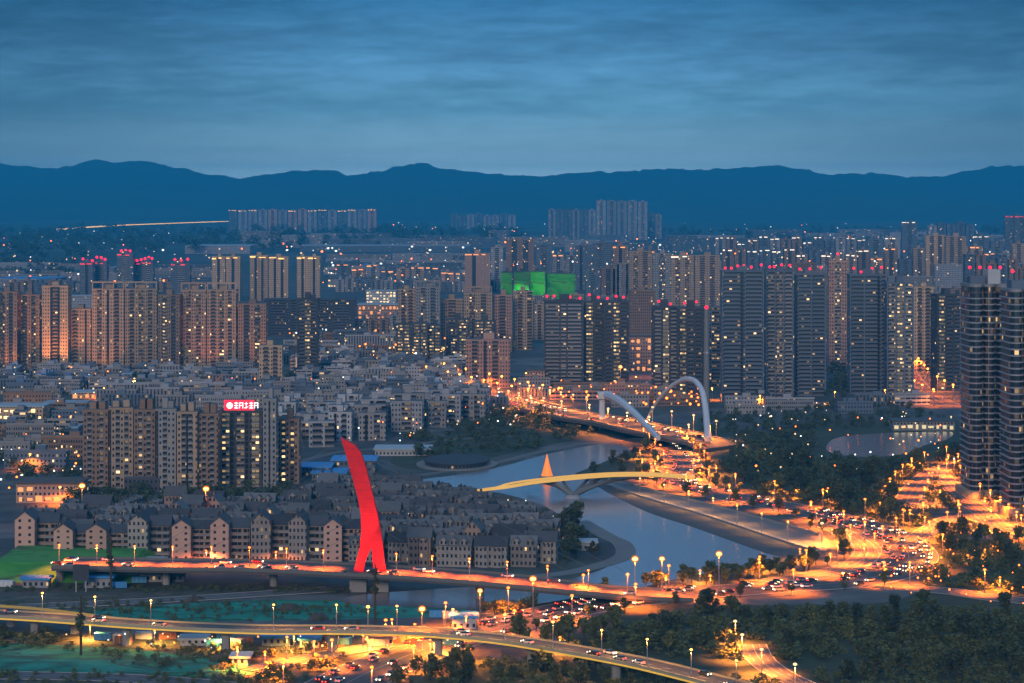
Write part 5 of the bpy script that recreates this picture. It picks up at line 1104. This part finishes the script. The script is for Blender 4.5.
def lamps(label, P, step, offs, kind, group, z=0.0, s=1.0, start=0, prob=1.0):
    pts = []
    for off in offs:
        for p, t in resample(P, step)[start:]:
            sd_ = Vector((t.y, -t.x, 0)).normalized(); q = p + sd_ * off; q.z += z
            if -20 < proj(q)[0] < 1044 and proj(q)[1] < 700 and rnd.random() < prob: pts.append(q)
    pts.sort(key=lambda p: proj(p)[0])
    for i, p in enumerate(pts): put_lamp(kind, p, label % ordn(i + 1), group, s)
lamps('orange street lamp along the avenue, %s from the left', RD['avenue'], 40, (-15, 15), 'small', 'lamps along the avenue', .2)
lamps('orange lamp on the slip road under the arch bridge, %s from the left', RD['slip'], 34, (-12, 12), 'small', 'lamps along the slip road', .2)
lamps('orange lamp at the loop before the lakeside towers, %s from the left', RD['interchange'], 34, (-10, 10), 'small', 'lamps at the loop', .2)
lamps('orange lamp at the foot of the lakeside towers, %s from the left', RD['tower_road'], 28, (7,), 'small', 'lamps on the tower road', .2)
lamps('orange lamp on the side road toward the lakeside towers, %s from the left', RD['east'], 30, (-9, 9), 'small', 'lamps on the side road', .2)
lamps('orange lamp on the inner bend of the avenue, %s from the left', RD['inner'], 30, (7,), 'small', 'lamps on the inner bend', .2)
lamps('red orange lamp along the middle of the pylon bridge, %s from the left', P2, 16, (1.2,), 'red', 'lamps on the pylon bridge', .3, .8)
lamps('amber lamp on the arch bridge deck, %s from the left', P4, 33, (-16, 16), 'white', 'lamps on the arch bridge', .3, 1.3)
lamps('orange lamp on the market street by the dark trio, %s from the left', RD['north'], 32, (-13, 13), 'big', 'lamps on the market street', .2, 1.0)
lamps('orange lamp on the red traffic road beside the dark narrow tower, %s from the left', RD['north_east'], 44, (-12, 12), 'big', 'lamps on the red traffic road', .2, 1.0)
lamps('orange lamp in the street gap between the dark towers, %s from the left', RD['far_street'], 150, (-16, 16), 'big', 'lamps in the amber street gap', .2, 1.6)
lamps('yellow lamp standing on the foreground elevated road, %s from the left', P1, 22, (4.9,), 'yel', 'lamps on the elevated road', .1, .9, 2, .8)
lamps('yellow lamp on the ground under the elevated road, %s from the left', smooth([G(90, 640), G(180, 646), G(280, 650), (G(400, 652)), G(480, 656)], 6), 26, (0,), 'under', 'lamps under the elevated road', 0, .6)
lamps('orange lamp in the near yard under the elevated road, %s from the left', RD['south'], 24, (-6, 7), 'small', 'lamps in the near yard', .2, .8)
lamps('orange lamp on the road behind the near wood, %s from the left', RD['front_right'], 30, (8,), 'small', 'lamps behind the near wood', .2)
lamps('yellow lamp at the near corner road, %s from the left', RD['corner'], 26, (6,), 'white', 'lamps at the near corner', .2)
lamps('orange lamp in front of the row house gables, %s from the left', smooth([G(-10, 567), G(100, 564), G(200, 564), G(345, 567)], 6), 31, (0,), 'gable', 'lamps before the gables', 0, .8)
lamps('yellow lamp in the old town street below the tan row, %s from the left', RD['mid_street'], 60, (7,), 'white', 'lamps in the old town street', .2, 1.3)
lamps('lamp in the street below the tan cluster, %s from the left', RD['town_street'], 40, (8,), 'white', 'lamps in the town street', .2, 1.6)
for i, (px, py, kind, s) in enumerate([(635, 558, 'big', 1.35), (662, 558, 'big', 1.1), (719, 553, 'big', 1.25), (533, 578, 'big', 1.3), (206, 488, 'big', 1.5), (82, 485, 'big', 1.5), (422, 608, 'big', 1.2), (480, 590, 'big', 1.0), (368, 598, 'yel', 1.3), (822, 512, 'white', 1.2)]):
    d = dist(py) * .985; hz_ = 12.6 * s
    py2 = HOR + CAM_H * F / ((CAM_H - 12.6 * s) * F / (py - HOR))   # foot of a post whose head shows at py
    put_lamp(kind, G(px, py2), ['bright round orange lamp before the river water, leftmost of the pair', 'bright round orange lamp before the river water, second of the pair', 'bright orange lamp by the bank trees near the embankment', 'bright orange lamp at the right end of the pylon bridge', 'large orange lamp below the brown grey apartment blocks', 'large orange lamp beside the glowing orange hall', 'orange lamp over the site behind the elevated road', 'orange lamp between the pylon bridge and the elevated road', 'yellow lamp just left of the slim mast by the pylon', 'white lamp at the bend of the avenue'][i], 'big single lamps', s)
lamps('added yellow lamp on the promenade for river reflections, %s from the left', smooth([G(640, 496), G(700, 513), G(768, 535.3), G(800, 546)], 6), 30, (0,), 'yel', 'lamps added on the lower promenade', .2, .9)  # row added so that lamp streaks fall on the river
pk = sorted([(700, 479), (716, 475), (775, 490), (797, 498), (828, 498), (880, 513), (905, 521), (925, 528), (918, 470), (900, 478), (890, 488), (940, 500), (960, 522), (985, 531), (1005, 547), (930, 562), (832, 541), (800, 561), (760, 571), (700, 583), (640, 459), (655, 470), (975, 560), (1000, 590), (560, 652), (470, 664), (430, 655)])
for i, (x, y) in enumerate(pk): put_lamp('park', G(x, y), 'low orange lamp among park and roadside trees, %s from the left' % ordn(i + 1), 'low lamps among trees', 1.0)
for i, (px, tx, tz) in enumerate([(504, 507, 24), (520, 519, 30), (532, 536, 24), (542, 541, 44), (566, 562, 26)]):
    q = G(px, 301.5); tq = G(tx, 299); tq.z = tz; floodlight('green floodlight before the net-wrapped blocks, %s from the left' % ordn(i + 1), 'green floodlights of the net-wrapped blocks', q, tq, 110000 if i % 2 else 45000, (.25, 1, .12), 90)
ex = [(385, 392), (420, 372), (466, 366), (340, 372), (526, 384), (20, 412), (104, 400), (205, 397), (235, 405), (30, 470), (60, 505), (310, 412), (455, 398), (480, 392), (640, 362), (636, 388), (712, 400), (760, 408), (835, 404), (885, 402), (620, 392), (370, 320), (392, 326), (525, 300), (560, 296), (700, 320), (835, 340), (846, 346), (920, 340), (410, 300), (280, 320)]
ex.sort()
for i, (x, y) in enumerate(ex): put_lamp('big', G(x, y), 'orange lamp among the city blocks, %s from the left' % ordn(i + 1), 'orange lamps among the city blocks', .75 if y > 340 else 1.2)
for i, (px, tz) in enumerate([(46, 40), (63, 40), (6, 24), (96, 18), (205, 22), (262, 20), (300, 10)]):
    q = G(px, 373.5); floodlight('low floodlight at the foot of the tan row, %s from the left' % ordn(i + 1), 'floodlights of the tan row', q, q + Vector((0, 17, tz)), 100000 if i < 2 else 45000, (1, .33, .10) if i != 4 else (1, .2, .12), 80)
cm = MB()
def specks(poly, n, z, r, m, dots=True):
    c = 0; xs = [q[0] for q in poly]; ys = [q[1] for q in poly]
    while c < n:
        x, y = rnd.uniform(min(xs), max(xs)), rnd.uniform(min(ys), max(ys))
        if not inside(x, y, poly) or inside(x, y, RIVER): continue
        c += 1; p = G(x, y); hh = rnd.uniform(*z); rr = r * rnd.uniform(.5, 1.1); cm.ball((p.x, p.y, hh), rr, m if m < 3 else rnd.choice((0, 1, 1, 2)), 6, 4)
for poly, n, z, r, m in (([(720, 410), (950, 405), (960, 470), (900, 500), (740, 480)], 50, (3, 9), .55, 3), ([(300, 380), (480, 385), (560, 430), (400, 450), (300, 440)], 60, (3, 14), .55, 3), ([(0, 378), (260, 378), (260, 410), (0, 410)], 50, (3, 12), .6, 3), ([(60, 525), (330, 515), (540, 520), (540, 556), (30, 552)], 40, (4, 14), .4, 3), ([(900, 540), (1024, 540), (1024, 620), (880, 600)], 30, (3, 6), .4, 0), ([(60, 640), (460, 640), (440, 660), (100, 655)], 26, (2, 5), .35, 3), ([(0, 400), (82, 400), (82, 500), (0, 500)], 36, (3, 12), .55, 3),
                         ([(283, 335), (395, 335), (470, 365), (300, 368)], 44, (4, 20), .9, 3), ([(500, 262), (725, 262), (725, 300), (500, 300)], 60, (20, 70), 1.3, 3), ([(720, 250), (1024, 250), (1024, 300), (720, 300)], 70, (20, 70), 1.4, 3), ([(240, 226), (1024, 226), (1024, 262), (240, 262)], 90, (8, 20), 2.6, 3), ([(320, 262), (500, 262), (500, 292), (320, 292)], 60, (6, 16), 1.6, 3), ([(0, 232), (220, 232), (220, 290), (0, 290)], 50, (6, 16), 2.0, 3), ([(0, 176), (60, 176), (230, 200), (0, 214)], 0, (0, 1), 1, 0), ([(815, 215.8), (1020, 215.8), (1020, 217), (815, 217)], 16, (8, 20), 3.0, 0), ([(520, 388), (700, 394), (700, 412), (560, 406)], 50, (3, 10), .9, 0)):
    specks(poly, int(n * 1.9), z, r, m)
setting(cm.build('city_lights', [M['lampE'], M['lampW'], M['lampC']]), 'stuff', 'small scattered lights among distant streets and roofs')
for i, (px, py) in enumerate([(463, 249), (412, 248), (328, 250), (336, 253), (430, 252), (381, 265), (418, 266), (333, 267), (660, 246), (689, 240), (163, 252), (287, 252), (640, 262), (876, 240), (899, 240)]):
    put_lamp('far', G(px, py + 6), 'cool white floodlight glinting on the far plain, %s of the scattered set' % ordn(i + 1), 'far floodlights', .62 if py > 255 else .8)
# ------------------------------------------------------------------ cars
def car(c, name):
    t = thing('car', 'car', 'car'); pm = plain('car_paint_' + name, c, .35, .05)
    m = MB(); prof = [(-2.2, .35), (-2.2, .85), (-1.9, .95), (1.0, .95), (2.15, .75), (2.2, .35)]
    def loft(prof, w, w2=None):
        n = len(prof)
        for k in range(n):
            a, b = prof[k], prof[(k + 1) % n]; m.face([(a[0], -w, a[1]), (a[0], w, a[1]), (b[0], w, b[1]), (b[0], -w, b[1])])
        m.face([(p[0], -w, p[1]) for p in prof]); m.face([(p[0], w, p[1]) for p in reversed(prof)])
    loft(prof, .9); m.build('body', pm, t)
    m = MB(); loft([(-1.7, .96), (-1.25, 1.45), (.35, 1.45), (1.0, .96)], .78); m.build('cabin', M['glass'], t)
    for x in (-1.35, 1.35):
        for s in (-1, 1): w_ = MB(); w_.tube([(x, s * .72, .34), (x, s * .93, .34)], .34, 10); w_.build('wheel', M['tyre'], t)
    for s in (-1, 1):
        h = MB(); h.ball((2.22, s * .6, .7), .26, 0, 6, 4); h.build('headlight', M['head'], t); h = MB(); h.ball((-2.22, s * .6, .78), .24, 0, 6, 4); h.build('taillight', M['tail'], t)
    return t
CARS = [(car((.6, .6, .62), 'white'), 'white'), (car((.03, .03, .035), 'black'), 'black'), (car((.25, .26, .28), 'grey'), 'grey'), (car((.35, .03, .03), 'red'), 'dark red')]
CU = set(); NC = [0]
def cars(road, P, lanes, gap, z, group):
    for ln, (off, dirn) in enumerate(lanes):
        L_ = []; s = 0
        for p, t in resample(P, 3): L_.append((p, t))
        i = rnd.randrange(4); out_ = []
        while i < len(L_):
            p, t = L_[i]; sd_ = Vector((t.y, -t.x, 0)).normalized(); q = p + sd_ * off; q.z += z
            if -10 < proj(q)[0] < 1034 and proj(q)[1] < 690: out_.append((q, t))
            i += max(3, int(rnd.expovariate(1 / gap) / 3) + 2)
        out_.sort(key=lambda c: proj(c[0])[0])
        for j, (q, t) in enumerate(out_):
            if NC[0] >= 290: return
            c, cn = CARS[rnd.choices((0, 1, 2, 3), (4, 3, 3, 1))[0]]; NC[0] += 1
            rz = math.atan2(t.y, t.x) + (0 if dirn > 0 else math.pi)
            lab = '%s car on %s, %s from the left in the %s lane' % (cn, road, ordn(j + 1), ordn(ln + 1))
            if c.name not in CU: CU.add(c.name); c.location = q; c.rotation_euler[2] = rz; c['label'] = lab; c['group'] = group
            else: dup(c, q, rz, lab, group)
cars('the avenue', RD['avenue'], [(-9.5, 1), (-6, 1), (-2.5, 1), (2.5, -1), (6, -1), (9.5, -1)], 23, .42, 'cars on the avenue')
cars('the slip road', RD['slip'], [(-6, 1), (5, -1)], 16, .5, 'cars on the slip road')
cars('the pylon bridge', P2, [(-8, 1), (-4, 1), (4, -1), (8, -1)], 40, .02, 'cars on the pylon bridge')
cars('the arch bridge', P4, [(-11, 1), (-6, 1), (6, -1), (11, -1)], 22, .02, 'cars on the arch bridge')
cars('the elevated road', P1, [(-2.4, 1), (2.4, -1)], 60, .02, 'cars on the elevated road')
cars('the red traffic road', RD['north_east'], [(-5, -1), (-1, -1), (5, 1)], 14, .5, 'cars on the red traffic road')
cars('the market street', RD['north'], [(-7, 1), (6, -1)], 18, .5, 'cars on the market street')
cars('the tower road', RD['tower_road'], [(-3, 1), (3, -1)], 16, .5, 'cars on the tower road')
cars('the loop', RD['interchange'], [(-4, 1), (4, -1)], 18, .5, 'cars at the loop')
